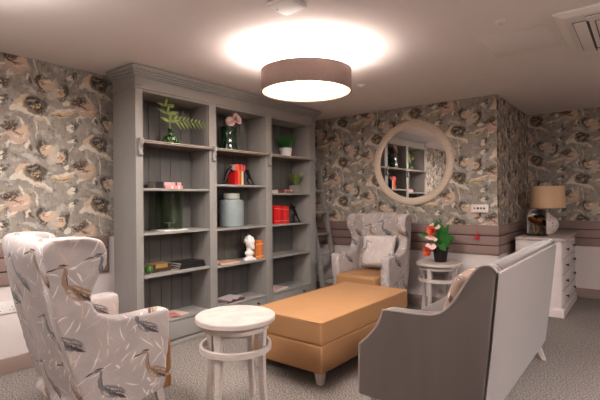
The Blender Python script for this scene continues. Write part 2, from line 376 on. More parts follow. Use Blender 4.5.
def tube(bm, pts, r, seg=8, closed=False):
    pts = [Vector(p) for p in pts]; n = len(pts); rr = r if isinstance(r, (list, tuple)) else [r] * n
    nb = bmesh.new(); rings = []; prev = None
    for i, p in enumerate(pts):
        d = (pts[(i + 1) % n] - pts[i - 1]) if closed else (pts[min(i + 1, n - 1)] - pts[max(i - 1, 0)])
        d.normalize()
        a = prev - d * prev.dot(d) if prev is not None else d.orthogonal()
        if a.length < 1e-6: a = d.orthogonal()
        a.normalize(); b = d.cross(a); prev = a
        rings.append([nb.verts.new(p + (a * math.cos(2 * PI * k / seg) + b * math.sin(2 * PI * k / seg)) * rr[i]) for k in range(seg)])
    prs = list(zip(rings, rings[1:])) + ([(rings[-1], rings[0])] if closed else [])
    for A, B in prs:
        for k in range(seg): nb.faces.new((A[k], A[(k + 1) % seg], B[(k + 1) % seg], B[k]))
    if not closed: nb.faces.new(rings[0][::-1]); nb.faces.new(rings[-1])
    bmesh.ops.recalc_face_normals(nb, faces=nb.faces[:])
    return merge(bm, nb)
def ball(bm, c, r, seg=16, mat=None):
    nb = bmesh.new(); bmesh.ops.create_uvsphere(nb, u_segments=seg, v_segments=max(6, seg // 2), radius=1.0)
    rv = r if isinstance(r, (tuple, list)) else (r, r, r)
    m = Matrix.Translation(c) @ (mat or Matrix()) @ Matrix.Diagonal((*rv, 1))
    return merge(bm, nb, m)
def boxuv(me, scale=1.0, off=(0, 0)):
    uvl = me.uv_layers.new(name='UVMap') if not me.uv_layers else me.uv_layers[0]
    for p in me.polygons:
        n = p.normal; ax = max(range(3), key=lambda k: abs(n[k]) * (1.0 if k < 2 else 0.8))
        for li in p.loop_indices:
            c = me.vertices[me.loops[li].vertex_index].co
            u, v = ((c.y * (1 if n.x > 0 else -1), c.z), (c.x * (-1 if n.y > 0 else 1), c.z), (c.x, c.y))[ax]
            uvl.data[li].uv = ((u + off[0]) * scale, (v + off[1]) * scale)
def obj(name, bm, mat, parent=None, smooth=True, ang=35, loc=None, uv=False, uvoff=(0, 0)):
    me = bpy.data.meshes.new(name); bm.normal_update()
    if smooth:
        for f in bm.faces: f.smooth = True
        for e in bm.edges:
            if len(e.link_faces) == 2 and e.calc_face_angle(0) > math.radians(ang): e.smooth = False
    bm.to_mesh(me); bm.free()
    for m in (mat if isinstance(mat, (list, tuple)) else [mat]): me.materials.append(MT[m] if isinstance(m, str) else m)
    if uv: boxuv(me, 1.0, uvoff)
    o = bpy.data.objects.new(name, me); COL.objects.link(o)
    if parent is not None: o.parent = parent
    if loc is not None: o.location = loc
    return o
def tag(o, label, cat, group=None):
    o['label'] = label; o['category'] = cat
    if group: o['group'] = group
    return o
def thing(name, label, cat, loc=(0, 0, 0), rz=0.0, group=None):
    o = bpy.data.objects.new(name, None); COL.objects.link(o); o.empty_display_size = 0.1
    o.location = loc; o.rotation_euler = (0, 0, rz)
    return tag(o, label, cat, group)
def struct(name, bm, mat, uv=False, **kw):
    o = obj(name, bm, mat, uv=uv, **kw); o['kind'] = 'structure'; return o
def copy_tree(o, parent=None):
    c = o.copy(); COL.objects.link(c)
    if parent is not None: c.parent = parent
    for ch in list(o.children): copy_tree(ch, c)
    return c
def remeshed(bm, voxel=0.018, it=6, fac=0.5, name='soft'):
    """melt overlapping solids into one soft upholstered surface"""
    me = bpy.data.meshes.new('tmp'); bm.to_mesh(me); bm.free()
    o = bpy.data.objects.new('tmp', me); COL.objects.link(o)
    m = o.modifiers.new('r', 'REMESH'); m.mode = 'VOXEL'; m.voxel_size = voxel; m.use_smooth_shade = True
    s = o.modifiers.new('s', 'SMOOTH'); s.factor = fac; s.iterations = it
    dg = bpy.context.evaluated_depsgraph_get()
    me2 = bpy.data.meshes.new_from_object(o.evaluated_get(dg)); me2.name = name
    bpy.data.objects.remove(o); bpy.data.meshes.remove(me)
    nb = bmesh.new(); nb.from_mesh(me2); bpy.data.meshes.remove(me2)
    return nb
def smooth_curve(pts, n=6, closed=False):
    out = []; P = [Vector(p) for p in pts]; N = len(P)
    rng = range(N) if closed else range(N - 1)
    for i in rng:
        p0 = P[i - 1] if (closed or i > 0) else P[i]; p1 = P[i]; p2 = P[(i + 1) % N]; p3 = P[(i + 2) % N] if (closed or i + 2 < N) else P[min(i + 1, N - 1)]
        for k in range(n):
            t = k / n
            out.append(0.5 * ((2 * p1) + (-p0 + p2) * t + (2 * p0 - 5 * p1 + 4 * p2 - p3) * t * t + (-p0 + 3 * p1 - 3 * p2 + p3) * t ** 3))
    if not closed: out.append(P[-1])
    return [tuple(v) for v in out]

# ------------------------------------------------------------------ room
XL, YB, XC, YR, HC = -3.782, 5.071, -1.271, 6.659, 2.41
XR, Y0 = 3.2, -2.6
T = 0.1
bm = new(); box(bm, XL - T, XR + T, Y0 - T, YR + T, -0.1, 0.0); struct('floor', bm, 'carpet')
bm = new(); box(bm, XL - T, XR + T, Y0 - T, YR + T, HC, HC + 0.1); struct('ceiling', bm, 'ceiling')
ZD = 0.99
def wall(name, x0, x1, y0, y1, papered=True):
    bm = new()
    if papered:
        box(bm, x0, x1, y0, y1, 0, ZD - 0.02, mi=0); box(bm, x0, x1, y0, y1, ZD - 0.02, HC, mi=1)
        return struct(name, bm, ['wallpaint', 'wallpaper'], uv=True)
    box(bm, x0, x1, y0, y1, 0, HC); return struct(name, bm, 'plain')
wall('wall_left', XL - T, XL, Y0, YB)
wall('wall_back', XL - T, XC, YB, YB + T)
wall('wall_alcove', XC - T, XC, YB + T, YR)
wall('wall_far', XC - T, XR, YR, YR + T)
wall('wall_right', XR, XR + T, Y0, YR, False)
wall('wall_rear', XL - T, XR + T, Y0 - T, Y0, False)
# three overlapping dado boards and a skirting on every papered wall
BOARDS = ((0.877, 0.985), (0.770, 0.866), (0.664, 0.759))
n_trim = 1
def boards(x0, x1, y0, y1):
    """x0..y1 = footprint of the wall line; boards stand 2 cm proud of it"""
    global n_trim
    for z0, z1 in BOARDS:
        bm = new(); box(bm, x0, x1, y0, y1, z0, z1, 0.004)
        struct('trim_%d' % n_trim, bm, 'board'); n_trim += 1
    bx0, bx1, by0, by1 = x0, x1, y0, y1
    if x1 - x0 < 0.05:
        if x0 >= XL - 0.001 and x0 < XL + 0.01 or x0 == XC: bx1 = x1 - 0.012
    else:
        by0 = y0 + 0.012
    bm = new(); box(bm, bx0, bx1, by0, by1, 0.66, 0.984); struct('trim_%d' % n_trim, bm, 'gap'); n_trim += 1
boards(XL, XL + 0.02, Y0, 2.02); boards(XL, XL + 0.02, 4.53, YB - 0.021)
boards(XL, XC + 0.02, YB - 0.02, YB); boards(XC, XC + 0.02, YB + 0.001, YR - 0.021); boards(XC, XR, YR - 0.02, YR)
def skirt(name, x0, x1, y0, y1):
    bm = new(); box(bm, x0, x1, y0, y1, 0, 0.12, 0.006); struct(name, bm, 'skirting')
skirt('baseboard_left', XL, XL + 0.022, Y0, 2.02); skirt('baseboard_corner', XL, XL + 0.022, 4.53, YB - 0.023); skirt('baseboard_back', XL, XC + 0.022, YB - 0.022, YB)
skirt('baseboard_alcove', XC, XC + 0.022, YB + 0.001, YR - 0.023); skirt('baseboard_far', XC, XR, YR - 0.022, YR)

# ------------------------------------------------------------------ pendant ceiling light
def drum_light(loc):
    t = thing('drum_ceiling_light', 'large round taupe fabric drum ceiling light glowing under the ceiling', 'ceiling light', loc)
    R, z0, z1 = 0.345, -0.302, -0.142
    bm = new(); lathe(bm, [(R, z0), (R, z1), (R - 0.008, z1), (R - 0.008, z0), (R, z0)], 72, caps=False); obj('shade', bm, 'shade', t)
    bm = new(); lathe(bm, [(0, z0 + 0.012), (R - 0.02, z0 + 0.012), (R - 0.010, z0 + 0.004), (R - 0.010, z0 + 0.022), (0, z0 + 0.026)], 72); obj('diffuser', bm, 'diffuser', t)
    bm = new(); lathe(bm, [(0, -0.03), (0.05, -0.03), (0.055, -0.02), (0.055, 0), (0, 0)], 32); obj('ceiling_rose', bm, 'white', t)
    bm = new(); tube(bm, [(0, 0, -0.03), (0, 0, z0 + 0.026)], 0.008, 10)
    for k in range(3):
        a = k * 2 * PI / 3; tube(bm, [(0, 0, z1 - 0.05), ((R - 0.009) * math.cos(a), (R - 0.009) * math.sin(a), z1 - 0.05)], 0.004, 6)
    obj('stem', bm, 'white', t)
    d = bpy.data.lights.new('pendant_uplight', 'AREA'); d.shape = 'DISK'; d.size = 0.62; d.energy = PENDANT_UP; d.color = (1.0, 0.94, 0.92)
    b = bpy.data.objects.new('pendant_uplight', d); COL.objects.link(b); b.parent = t; b.location = (0, 0, -0.152); b.rotation_euler = (PI, 0, 0)
    return t
drum_light((-2.04, 2.68, HC))

# ------------------------------------------------------------------ bookcase
XB = -3.309; Yb0, Yb1 = 2.015, 4.525; ZT = 2.40
BAYS = ((2.083, 2.795), (2.885, 3.595), (3.697, 4.405))
SHZ = ((1.395, 1.015, 0.652), (1.446, 1.005, 0.637), (1.363, 1.002, 0.640))
BASE = 0.235; CNT = 1.797; OPT = 2.205
bc = thing('bookcase', 'tall grey painted three bay bookcase with cornice against the papered wall', 'bookcase', (XB, 3.27, 0))
def B(bm, x0, x1, y0, y1, z0, z1, bev=0.003): box(bm, x0, x1, y0 - 3.27, y1 - 3.27, z0, z1, bev)   # x measured from the front plane, back is negative
DB = -0.355   # back of carcass
BP = -0.285            # face of the back panel
for y0, y1 in ((Yb0, Yb0 + 0.028), (Yb1 - 0.028, Yb1)):
    bm = new(); B(bm, DB, -0.022, y0, y1, 0, ZT - 0.06); obj('side_panel', bm, 'grey', bc)
for i in range(2):
    y0, y1 = BAYS[i][1], BAYS[i + 1][0]
    bm = new(); B(bm, DB + 0.03, -0.022, y0 - 0.002, y1 + 0.002, 0.05, OPT + 0.02)
    for xs in (-0.08, -0.24):     # shelf-pin strips
        B(bm, xs - 0.008, xs + 0.008, y1 + 0.001, y1 + 0.004, 0.3, 2.15, 0); B(bm, xs - 0.008, xs + 0.008, y0 - 0.004, y0 - 0.001, 0.3, 2.15, 0)
    obj('divider', bm, 'grey', bc)
for y0, y1 in ((Yb0, BAYS[0][0]), (BAYS[0][1], BAYS[1][0]), (BAYS[1][1], BAYS[2][0]), (BAYS[2][1], Yb1)):
    bm = new(); B(bm, -0.022, 0, y0, y1, 0.035, OPT + 0.03); obj('stile', bm, 'grey', bc)
bm = new(); B(bm, BP - 0.004, -0.023, Yb1 - 0.12, Yb1 - 0.029, 0.05, OPT + 0.02); obj('inner_panel', bm, 'grey', bc)
bm = new(); B(bm, BP - 0.004, -0.023, Yb0 + 0.029, BAYS[0][0] - 0.001, 0.05, OPT + 0.02); obj('inner_panel', bm, 'grey', bc)
for y0, y1 in BAYS:
    bm = new(); n = 6; wd = (y1 - y0 + 0.0) / n
    for k in range(n): B(bm, BP - 0.02, BP, y0 + k * wd + 0.002, y0 + (k + 1) * wd - 0.002, 0.06, OPT + 0.05, 0.003)
    B(bm, BP - 0.03, BP - 0.008, y0, y1, 0.06, OPT + 0.05, 0)
    obj('back_panel', bm, 'greyback', bc)
# cornice, stepped
bm = new()
B(bm, DB, -0.001, Yb0 + 0.001, Yb1 - 0.001, OPT, 2.325, 0.002)
B(bm, DB, 0.010, Yb0 - 0.010, Yb1 + 0.010, 2.225, 2.238, 0.003)
B(bm, -0.05, 0.008, Yb0 - 0.006, Yb0 + 0.06, 2.25, 2.315, 0.006); B(bm, -0.05, 0.008, Yb1 - 0.06, Yb1 + 0.006, 2.25, 2.315, 0.006)
obj('frieze', bm, 'grey', bc)
bm = new()
for (o_, z0, z1) in ((0.014, 2.322, 2.334), (0.026, 2.334, 2.350), (0.040, 2.350, 2.368), (0.056, 2.368, 2.380), (0.060, 2.380, 2.402)):
    B(bm, DB, o_, Yb0 - o_, Yb1 + o_, z0, z1, 0.003)
obj('cornice', bm, 'grey', bc)
# projecting counter shelf with pale slatted edge, on corbels
for (y0, y1) in BAYS:
    bm = new(); B(bm, BP, -0.002, y0, y1, CNT - 0.026, CNT, 0.002); B(bm, -0.002, 0.035, y0 - 0.03, y1 + 0.03, CNT - 0.026, CNT, 0.004)
    cs = obj('counter_shelf', bm, 'greydark', bc)
    bm = new(); B(bm, 0.0355, 0.040, y0 - 0.02, y1 + 0.02, CNT - 0.008, CNT - 0.001, 0.001); B(bm, 0.0355, 0.039, y0 - 0.02, y1 + 0.02, CNT - 0.021, CNT - 0.017, 0.001)
    obj('edge_strip', bm, 'dent', cs)
for yc in (Yb0 + 0.034, (BAYS[0][1] + BAYS[1][0]) / 2, (BAYS[1][1] + BAYS[2][0]) / 2, (BAYS[2][1] + Yb1) / 2 + 0.01):
    pts = smooth_curve([(0.0, CNT + 0.012), (0.038, CNT + 0.012), (0.044, CNT - 0.004), (0.040, CNT - 0.030), (0.024, CNT - 0.052), (0.020, CNT - 0.085), (0.030, CNT - 0.108), (0.026, CNT - 0.130), (0.0, CNT - 0.142)], 5)
    bm = new(); prism(bm, [(p[0], p[1]) for p in pts], yc - 3.27 - 0.019, yc - 3.27 + 0.019, 'y', 0.003)
    obj('corbel', bm, 'grey', bc)
for (y0, y1), zs in zip(BAYS, SHZ):
    for z in zs:
        bm = new(); B(bm, BP, -0.006, y0, y1, z - 0.022, z, 0.003); obj('shelf', bm, 'grey', bc)
    bm = new(); B(bm, BP, -0.001, y0, y1, BASE - 0.02, BASE, 0.003); obj('base_shelf', bm, 'grey', bc)
    bm = new(); B(bm, -0.20, -0.004, y0 + 0.004, y1 - 0.004, 0.052, BASE - 0.026, 0.004); dr = obj('drawer', bm, 'grey', bc)
    bm = new(); yk = y1 - 0.14
    lathe(bm, [(0, 0), (0.012, 0), (0.012, 0.004), (0, 0.005)], 16, (-0.004, yk - 3.27, 0.165), Matrix.Rotation(PI / 2, 4, 'Y'))
    tube(bm, [(0.0, yk - 3.27, 0.165), (0.016, yk - 3.27, 0.165)], 0.003, 6); ball(bm, (0.020, yk - 3.27, 0.165), (0.003, 0.011, 0.011), 10)
    tube(bm, [(0.020, yk - 3.27, 0.158), (0.022, yk - 3.27, 0.135)], 0.0025, 6); tube(bm, [(0.022, yk - 3.27, 0.138), (0.022, yk - 3.27, 0.105)], [0.004, 0.009], 8)
    k = obj('key', bm, 'key', dr)
bm = new(); B(bm, DB, 0.016, Yb0 - 0.016, Yb1 + 0.016, 0, 0.036, 0.004); obj('plinth', bm, 'grey', bc)

# ------------------------------------------------------------------ things on the shelves (world coordinates)
SX = -3.44
def book_mesh(t, h, d): # spine along +x face; t thickness in y, h height z, d depth x
    cov = new(); c = 0.003
    box(cov, -d, 0, -t / 2, -t / 2 + c, 0, h); box(cov, -d, 0, t / 2 - c, t / 2, 0, h); box(cov, -c, 0, -t / 2 + c, t / 2 - c, 0, h)
    pg = new(); box(pg, -d + 0.006, -c, -t / 2 + c, t / 2 - c, 0.004, h - 0.004)
    return cov, pg
BC = {}
def bookmat(c):
    if c not in BC: BC[c] = paint('book_cover_%d' % len(BC), rgb(*c), 0.5, 0.08, 0.3, 30)
    return BC[c]
def book(label, loc, t, h, d, c, group=None, lying=False, rz=0.0, band=None, lean=0.0):
    o = thing('book', label, 'book', loc, rz, group)
    cov, pg = book_mesh(t, h, d)
    if band:
        for zz in band[1]: box(cov, -0.0005, 0.0008, -t / 2 + 0.001, t / 2 - 0.001, h * zz, h * (zz + band[2]), mi=1)
    m = Matrix.Rotation(lean, 4, 'X')
    if lying: m = Matrix.Translation((0, 0, t / 2)) @ Matrix.Rotation(PI / 2, 4, 'X') @ Matrix.Translation((0, 0, -h / 2))
    for b in (cov, pg): bmesh.ops.transform(b, matrix=m, verts=b.verts)
    obj('cover', cov, [bookmat(c)] + ([bookmat(band[0])] if band else []), o, ang=20); obj('pages', pg, 'pages', o)
    return o
def leaf_blade(bm, base, d, L, wd, up_=Vector((0, 0, 1)), droop=0.3, seg=5, fold=0.12, shape=0.9):
    base = Vector(base); d = Vector(d).normalized(); side = d.cross(up_)
    if side.length < 1e-4: side = Vector((1, 0, 0))
    side.normalize(); nrm = side.cross(d); rows = []
    for i in range(seg + 1):
        s = i / seg; wv = wd * math.sin(PI * min(0.999, (0.04 + 0.96 * s)) ** shape) * 0.5
        p = base + d * (L * s) + Vector((0, 0, -droop * L * s * s))
        rows.append((bm.verts.new(p - side * wv + nrm * fold * wv), bm.verts.new(p), bm.verts.new(p + side * wv + nrm * fold * wv)))
    for a, b in zip(rows, rows[1:]):
        bm.faces.new((a[0], a[1], b[1], b[0])); bm.faces.new((a[1], a[2], b[2], b[1]))
def frond(bm, base, d, L, n, wl, droop=0.15, plane=Vector((0, 0, 1)), start=0.12):
    base = Vector(base); d = Vector(d).normalized(); side = d.cross(plane).normalized(); pts = []
    for i in range(n + 1):
        s = i / n; pts.append(base + d * (L * s) + Vector((0, 0, -droop * L * s * s)))
    tube(bm, pts, [0.0022 * (1 - 0.7 * i / n) for i in range(n + 1)], 5)
    for i in range(1, n + 1):
        s = i / n
        if s < start: continue
        ln = wl * (1 - 0.85 * s) * (0.55 + 0.45 * min(1, s * 4))
        for sg in (-1, 1):
            leaf_blade(bm, pts[i], side * sg + d * 0.6, ln, min(ln * 0.2, 0.7 * L / n), plane, 0.1, 3, 0.1)
def petal_flower(bm, c, r, axis, layers=((5, 1.0, 0.35), (5, 0.8, 0.75), (4, 0.55, 1.15)), wd=0.95):
    axis = Vector(axis).normalized(); a = axis.orthogonal().normalized(); b = axis.cross(a); c = Vector(c)
    for li, (n, rr, tilt) in enumerate(layers):
        for k in range(n):
            an = 2 * PI * (k + 0.5 * li) / n + random.uniform(-.15, .15); o = a * math.cos(an) + b * math.sin(an)
            d = o * math.cos(tilt) + axis * math.sin(tilt); side = axis.cross(o).normalized(); rows = []
            for i in range(5):
                s = i / 4; ww = r * rr * wd * (0.18 + 0.5 * math.sin(PI * (0.12 + 0.7 * s)))
                p = c + d * (r * rr * s) + axis * (0.25 * r * s * s)
                q = axis * (0.22 * ww)
                rows.append([bm.verts.new(p - side * ww + q), bm.verts.new(p - side * ww * .5), bm.verts.new(p + side * ww * .5), bm.verts.new(p + side * ww + q)])
            for A, B_ in zip(rows, rows[1:]):
                for j in range(3): bm.faces.new((A[j], A[j + 1], B_[j + 1], B_[j]))

# bay one, top: fern sprig in a bubbled green glass vase
t = tag(obj('glass_vase', lathe(new(), [(0, 0), (0.05, 0), (0.070, 0.018), (0.076, 0.045), (0.068, 0.072), (0.040, 0.088), (0.022, 0.098), (0.020, 0.13), (0.027, 0.150), (0.023, 0.150), (0.016, 0.13), (0.018, 0.100), (0.036, 0.080), (0.060, 0.066), (0.066, 0.045), (0.060, 0.022), (0, 0.010)], 32), 'greenglass'),
        'round bubbled green glass vase holding a fern sprig on the bookcase', 'vase'); t.location = (SX, 2.45, CNT)
bm = new(); F0 = Vector((0, 0, 0.012))
def sprig(bm, base, d, L, n, wl, droop, plane, start):
    base = Vector(base); d = Vector(d).normalized(); side = d.cross(plane).normalized()
    pts = [base + d * (L * i / n) + Vector((0, 0, -droop * L * (i / n) ** 2)) for i in range(n + 1)]
    tube(bm, pts, 0.0028, 5)
    for i in range(1, n + 1):
        if i / n < start: continue
        ln = wl * (1 - 0.6 * i / n)
        for sg in (-1, 1): leaf_blade(bm, pts[i], side * sg + d * 0.7, ln, ln * 0.26, plane, 0.25, 3, 0.2)
tube(bm, [F0, F0 + Vector((0.005, -0.005, 0.12)), F0 + Vector((0.01, -0.02, 0.24))], 0.006, 6)
for zz, L in ((0.20, 0.10), (0.27, 0.11), (0.335, 0.10)):
    for an in (-0.3, 0.5, 2.4, 3.3, 1.6): leaf_blade(bm, F0 + Vector((0.01, -0.02 - (zz - 0.2) * 0.35, zz)), (0.35 * math.sin(an * 2) + 0.25, math.cos(an), 0.25 + 0.2 * math.sin(an)), L, 0.030, Vector((1, 0, 0.3)), 0.15, 4, 0.25)
tube(bm, [F0 + Vector((0.01, -0.02, 0.24)), F0 + Vector((0.012, -0.05, 0.37))], 0.003, 5)
sprig(bm, F0 + Vector((0.01, -0.01, 0.22)), (0.16, 1.0, 0.05), 0.46, 11, 0.10, 0.06, Vector((1, 0, 0.4)), 0.05)
tag(obj('fern_sprig', bm, 'fern', loc=(SX, 2.45, CNT)), 'light green fern sprig with one frond reaching sideways in the glass vase', 'plant')
# bay one, second row: lying paperbacks
z = SHZ[0][0]
book('small black-spined book lying flat next to the pink books', (SX + 0.02, 2.315, z), 0.062, 0.085, 0.13, (40, 34, 34), 'books lying on the top shelf', True)
book('pink book lying flat under another pink book on upper shelf', (SX + 0.03, 2.462, z), 0.030, 0.19, 0.13, (226, 150, 140), 'books lying on the top shelf', True, 0.0, ((236, 214, 200), (0.15, 0.55), 0.12))
book('pale mauve book lying on top of the pink book', (SX + 0.02, 2.455, z + 0.0305), 0.030, 0.185, 0.125, (214, 170, 176), 'books lying on the top shelf', True, 0.01, ((90, 60, 70), (0.25,), 0.1))
# bay one, third row: hurricane lantern
z = SHZ[0][1]
t = thing('hurricane_lantern', 'tall smoky glass hurricane lantern with candle stand on the bookcase', 'lantern', (SX, 2.43, z))
bm = new(); box(bm, -0.11, 0.11, -0.125, 0.125, 0, 0.012, 0.003); obj('base', bm, 'white', t)
bm = new(); lathe(bm, [(0.118, 0.013), (0.118, 0.365), (0.113, 0.365), (0.113, 0.013), (0.118, 0.013)], 48, caps=False); obj('glass_cylinder', bm, 'smoke', t)
bm = new(); lathe(bm, [(0, 0.012), (0.05, 0.012), (0.048, 0.020), (0.012, 0.026), (0.010, 0.060), (0.05, 0.066), (0.052, 0.075), (0, 0.075)], 24); obj('candle_stand', bm, 'silver', t)
# bay one, fourth row
z = SHZ[0][2]
t = tag(obj('apple', ball(new(), (0, 0, 0.036), (0.036, 0.036, 0.036), 20), paint('apple_green', rgb(78, 120, 60), 0.3, 0.1)), 'small green ball ornament beside the stacked gilt books', 'ornament'); t.location = (SX + 0.03, 2.19, z); t.name = 'ball_ornament'
book('dark brown book at the bottom of the gilt edged stack', (SX + 0.03, 2.325, z), 0.034, 0.20, 0.14, (66, 50, 40), 'gilt edged books', True, 0.02)
book('gilt edged book on top of the dark brown one', (SX + 0.03, 2.32, z + 0.0345), 0.034, 0.19, 0.13, (150, 118, 68), 'gilt edged books', True, -0.02, ((60, 44, 34), (0.0, 0.8), 0.16))
for k in range(3):
    book(('large black album at the very bottom of the flat pile', 'second black album up in the flat pile', 'topmost black album of the flat pile')[k],
         (SX + 0.07 - 0.006 * k, 2.635 + 0.006 * k, z + 0.0185 * k), 0.018, 0.30 - 0.016 * k, 0.20, (34, 31, 33), 'black albums', True, 0.02 * (k % 2))
# bay one, base: magazines
book('pale magazine lying open-fanned on the base shelf above the drawer', (SX + 0.09, 2.45, BASE), 0.006, 0.27, 0.20, (214, 190, 180), 'magazines on the base shelf', True, 0.15)
book('pink magazine lying over the pale one on the base shelf', (SX + 0.10, 2.37, BASE + 0.0065), 0.008, 0.18, 0.14, (196, 120, 116), 'magazines on the base shelf', True, -0.2, ((70, 50, 52), (0.2,), 0.3))

# bay two, top: dark green vase with peony
t = tag(obj('tall_vase', lathe(new(), [(0, 0), (0.098, 0), (0.100, 0.01), (0.086, 0.10), (0.080, 0.18), (0.086, 0.245), (0.090, 0.250), (0.082, 0.250), (0.074, 0.18), (0.080, 0.10), (0.090, 0.016), (0, 0.012)], 40), 'darkgreen'),
        'dark green glass vase of flared shape holding pink peonies', 'vase'); t.location = (SX, 3.165, CNT)
t = thing('peony_stem', 'pale pink peonies on a short stem in the dark green vase', 'flowers', (SX, 3.165, CNT + 0.012))
bm = new(); tube(bm, [(0, 0, 0), (0.01, 0.02, 0.2), (0.02, 0.05, 0.30)], 0.004, 6); leaf_blade(bm, (0.01, 0.03, 0.24), (0.5, 0.6, 0.2), 0.09, 0.035); leaf_blade(bm, (0.01, 0.02, 0.22), (0.4, -0.7, 0.3), 0.08, 0.03); obj('stem', bm, 'darkleaf', t)
for (c, r, ax) in (((0.05, 0.045, 0.315), 0.062, (1, 0.1, 0.35)), ((0.04, -0.02, 0.285), 0.052, (1, -0.5, 0.2)), ((0.0, 0.06, 0.36), 0.05, (0.4, 0.5, 0.9))):
    bm = new(); petal_flower(bm, c, r, ax); obj('flower', bm, 'peony', t)
# bay two, second row: small bright books between two leaning figures
z = SHZ[1][0]; y = 3.185
for k, (tk, hh, c, nm) in enumerate(((0.046, 0.150, (206, 26, 34), 'bright red book standing first in the small row'), (0.022, 0.155, (240, 96, 60), 'coral book standing second in the small row'), (0.018, 0.152, (70, 130, 70), 'thin green book in the small standing row'),
                                     (0.016, 0.152, (238, 130, 60), 'thin orange book in the small standing row'), (0.022, 0.150, (240, 214, 170), 'cream book in the small standing row'), (0.030, 0.148, (46, 54, 90), 'navy blue book in the small standing row'))):
    book(nm, (SX + 0.07, y + tk / 2, z), tk - 0.001, hh - 0.004, 0.11, c, 'small books between the figures'); y += tk
book('orange red book lying across the tops of the standing books', (SX + 0.075, 3.262, z + 0.152), 0.062, 0.135, 0.10, (244, 84, 54), 'small books between the figures', True, 0.0, ((96, 60, 90), (0.12, 0.48), 0.14))
def figure(name, label, loc, mirror=1, rz=0.0, sc=1.0, group=None):
    """small cast figure leaning its weight against the books"""
    J = dict(hip=(0, -0.062, 0.105), chest=(0, -0.030, 0.150), neck=(0, -0.014, 0.170), head=(0, 0.000, 0.190), k1=(0.012, -0.080, 0.060), f1=(0.012, -0.118, 0.014), k2=(-0.014, -0.045, 0.058), f2=(-0.014, -0.072, 0.014),
             s1=(0.024, -0.026, 0.158), e1=(0.028, 0.0, 0.135), h1=(0.018, 0.022, 0.150), s2=(-0.024, -0.026, 0.158), e2=(-0.028, 0.0, 0.125), h2=(-0.018, 0.022, 0.128), t1=(0.012, -0.100, 0.010), t2=(-0.014, -0.055, 0.010))
    R = dict(hip=.016, chest=.020, neck=.008, head=.014, k1=.010, f1=.007, k2=.010, f2=.007, s1=.010, e1=.007, h1=.006, s2=.010, e2=.007, h2=.006, t1=.006, t2=.006)
    E_ = [('hip', 'chest'), ('chest', 'neck'), ('neck', 'head'), ('hip', 'k1'), ('k1', 'f1'), ('f1', 't1'), ('hip', 'k2'), ('k2', 'f2'), ('f2', 't2'), ('chest', 's1'), ('s1', 'e1'), ('e1', 'h1'), ('chest', 's2'), ('s2', 'e2'), ('e2', 'h2')]
    bm = new()
    for a, b in E_: tube(bm, [J[a], J[b]], [R[a], R[b]], 8)
    for k in J: ball(bm, J[k], R[k], 8)
    box(bm, -0.035, 0.035, -0.135, 0.0, 0.0, 0.010)
    bm = remeshed(bm, 0.0055, 3)
    bmesh.ops.transform(bm, matrix=Matrix.Diagonal((sc, mirror * sc, sc, 1)), verts=bm.verts)
    if mirror < 0: bmesh.ops.reverse_faces(bm, faces=bm.faces[:])
    return tag(obj(name, bm, 'bronze', loc=loc), label, 'bookend', group)
figure('figure_bookend', 'dark figure leaning against the red end of the small books', (SX + 0.04, 3.160, z), 1, 0, 1.0, 'leaning figure bookends')
figure('figure_bookend', 'dark figure leaning against the navy end of the small books', (SX + 0.04, 3.364, z), -1, 0, 1.0, 'leaning figure bookends')
# bay two, third row: lidded ceramic jar
z = SHZ[1][1]
t = thing('ceramic_jar', 'large blue grey ceramic jar with pale lid on the bookcase', 'jar', (SX + 0.005, 3.195, z))
bm = new(); lathe(bm, [(0, 0), (0.118, 0), (0.127, 0.012), (0.127, 0.262), (0.120, 0.280), (0.078, 0.288), (0.078, 0.292), (0, 0.292)], 48); obj('body', bm, 'ceramic', t)
bm = new(); lathe(bm, [(0, 0.2925), (0.078, 0.2925), (0.084, 0.300), (0.084, 0.342), (0.077, 0.350), (0, 0.352)], 48); obj('lid', bm, 'ceramiclid', t)
# bay two, fourth row: bust, orange books, flat book
z = SHZ[1][2]
bm = new()
box(bm, -0.045, 0.045, -0.065, 0.065, 0.0, 0.024); lathe(bm, [(0.05, 0.02), (0.032, 0.05), (0.030, 0.08), (0.030, 0.14)], 16)
ball(bm, (0, 0.0, 0.075), (0.05, 0.055, 0.032), 14); ball(bm, (0.0, 0.004, 0.190), (0.058, 0.048, 0.066), 20); ball(bm, (0.026, 0.018, 0.155), (0.034, 0.030, 0.032), 14)
bmesh.ops.create_cone(bm, cap_ends=True, segments=8, radius1=0.012, radius2=0.003, depth=0.04, matrix=Matrix.Translation((0.058, 0.026, 0.180)) @ Matrix.Rotation(0.5, 4, 'Y'))
ball(bm, (0.048, 0.034, 0.148), (0.014, 0.012, 0.006), 8); ball(bm, (0.052, 0.010, 0.205), (0.010, 0.030, 0.008), 8); ball(bm, (0.048, 0.030, 0.130), (0.016, 0.014, 0.012), 8)
for k in range(60):
    a = random.uniform(0, 2 * PI); e = random.uniform(-0.1, 1.4); d = Vector((math.cos(a) * math.cos(e), math.sin(a) * math.cos(e), math.sin(e)))
    if d.x > 0.55 and d.z < 0.6: continue
    ball(bm, Vector((-0.005, 0.0, 0.195)) + Vector((d.x * 0.058, d.y * 0.05, d.z * 0.066)), 0.013, 6)
bm = remeshed(bm, 0.006, 2)
t = tag(obj('head_bust', bm, 'plaster', loc=(-3.365, 3.385, z)), 'white plaster bust of a curly haired head beside orange books', 'sculpture'); t.rotation_euler = (0, 0, -0.5)
y = 3.462
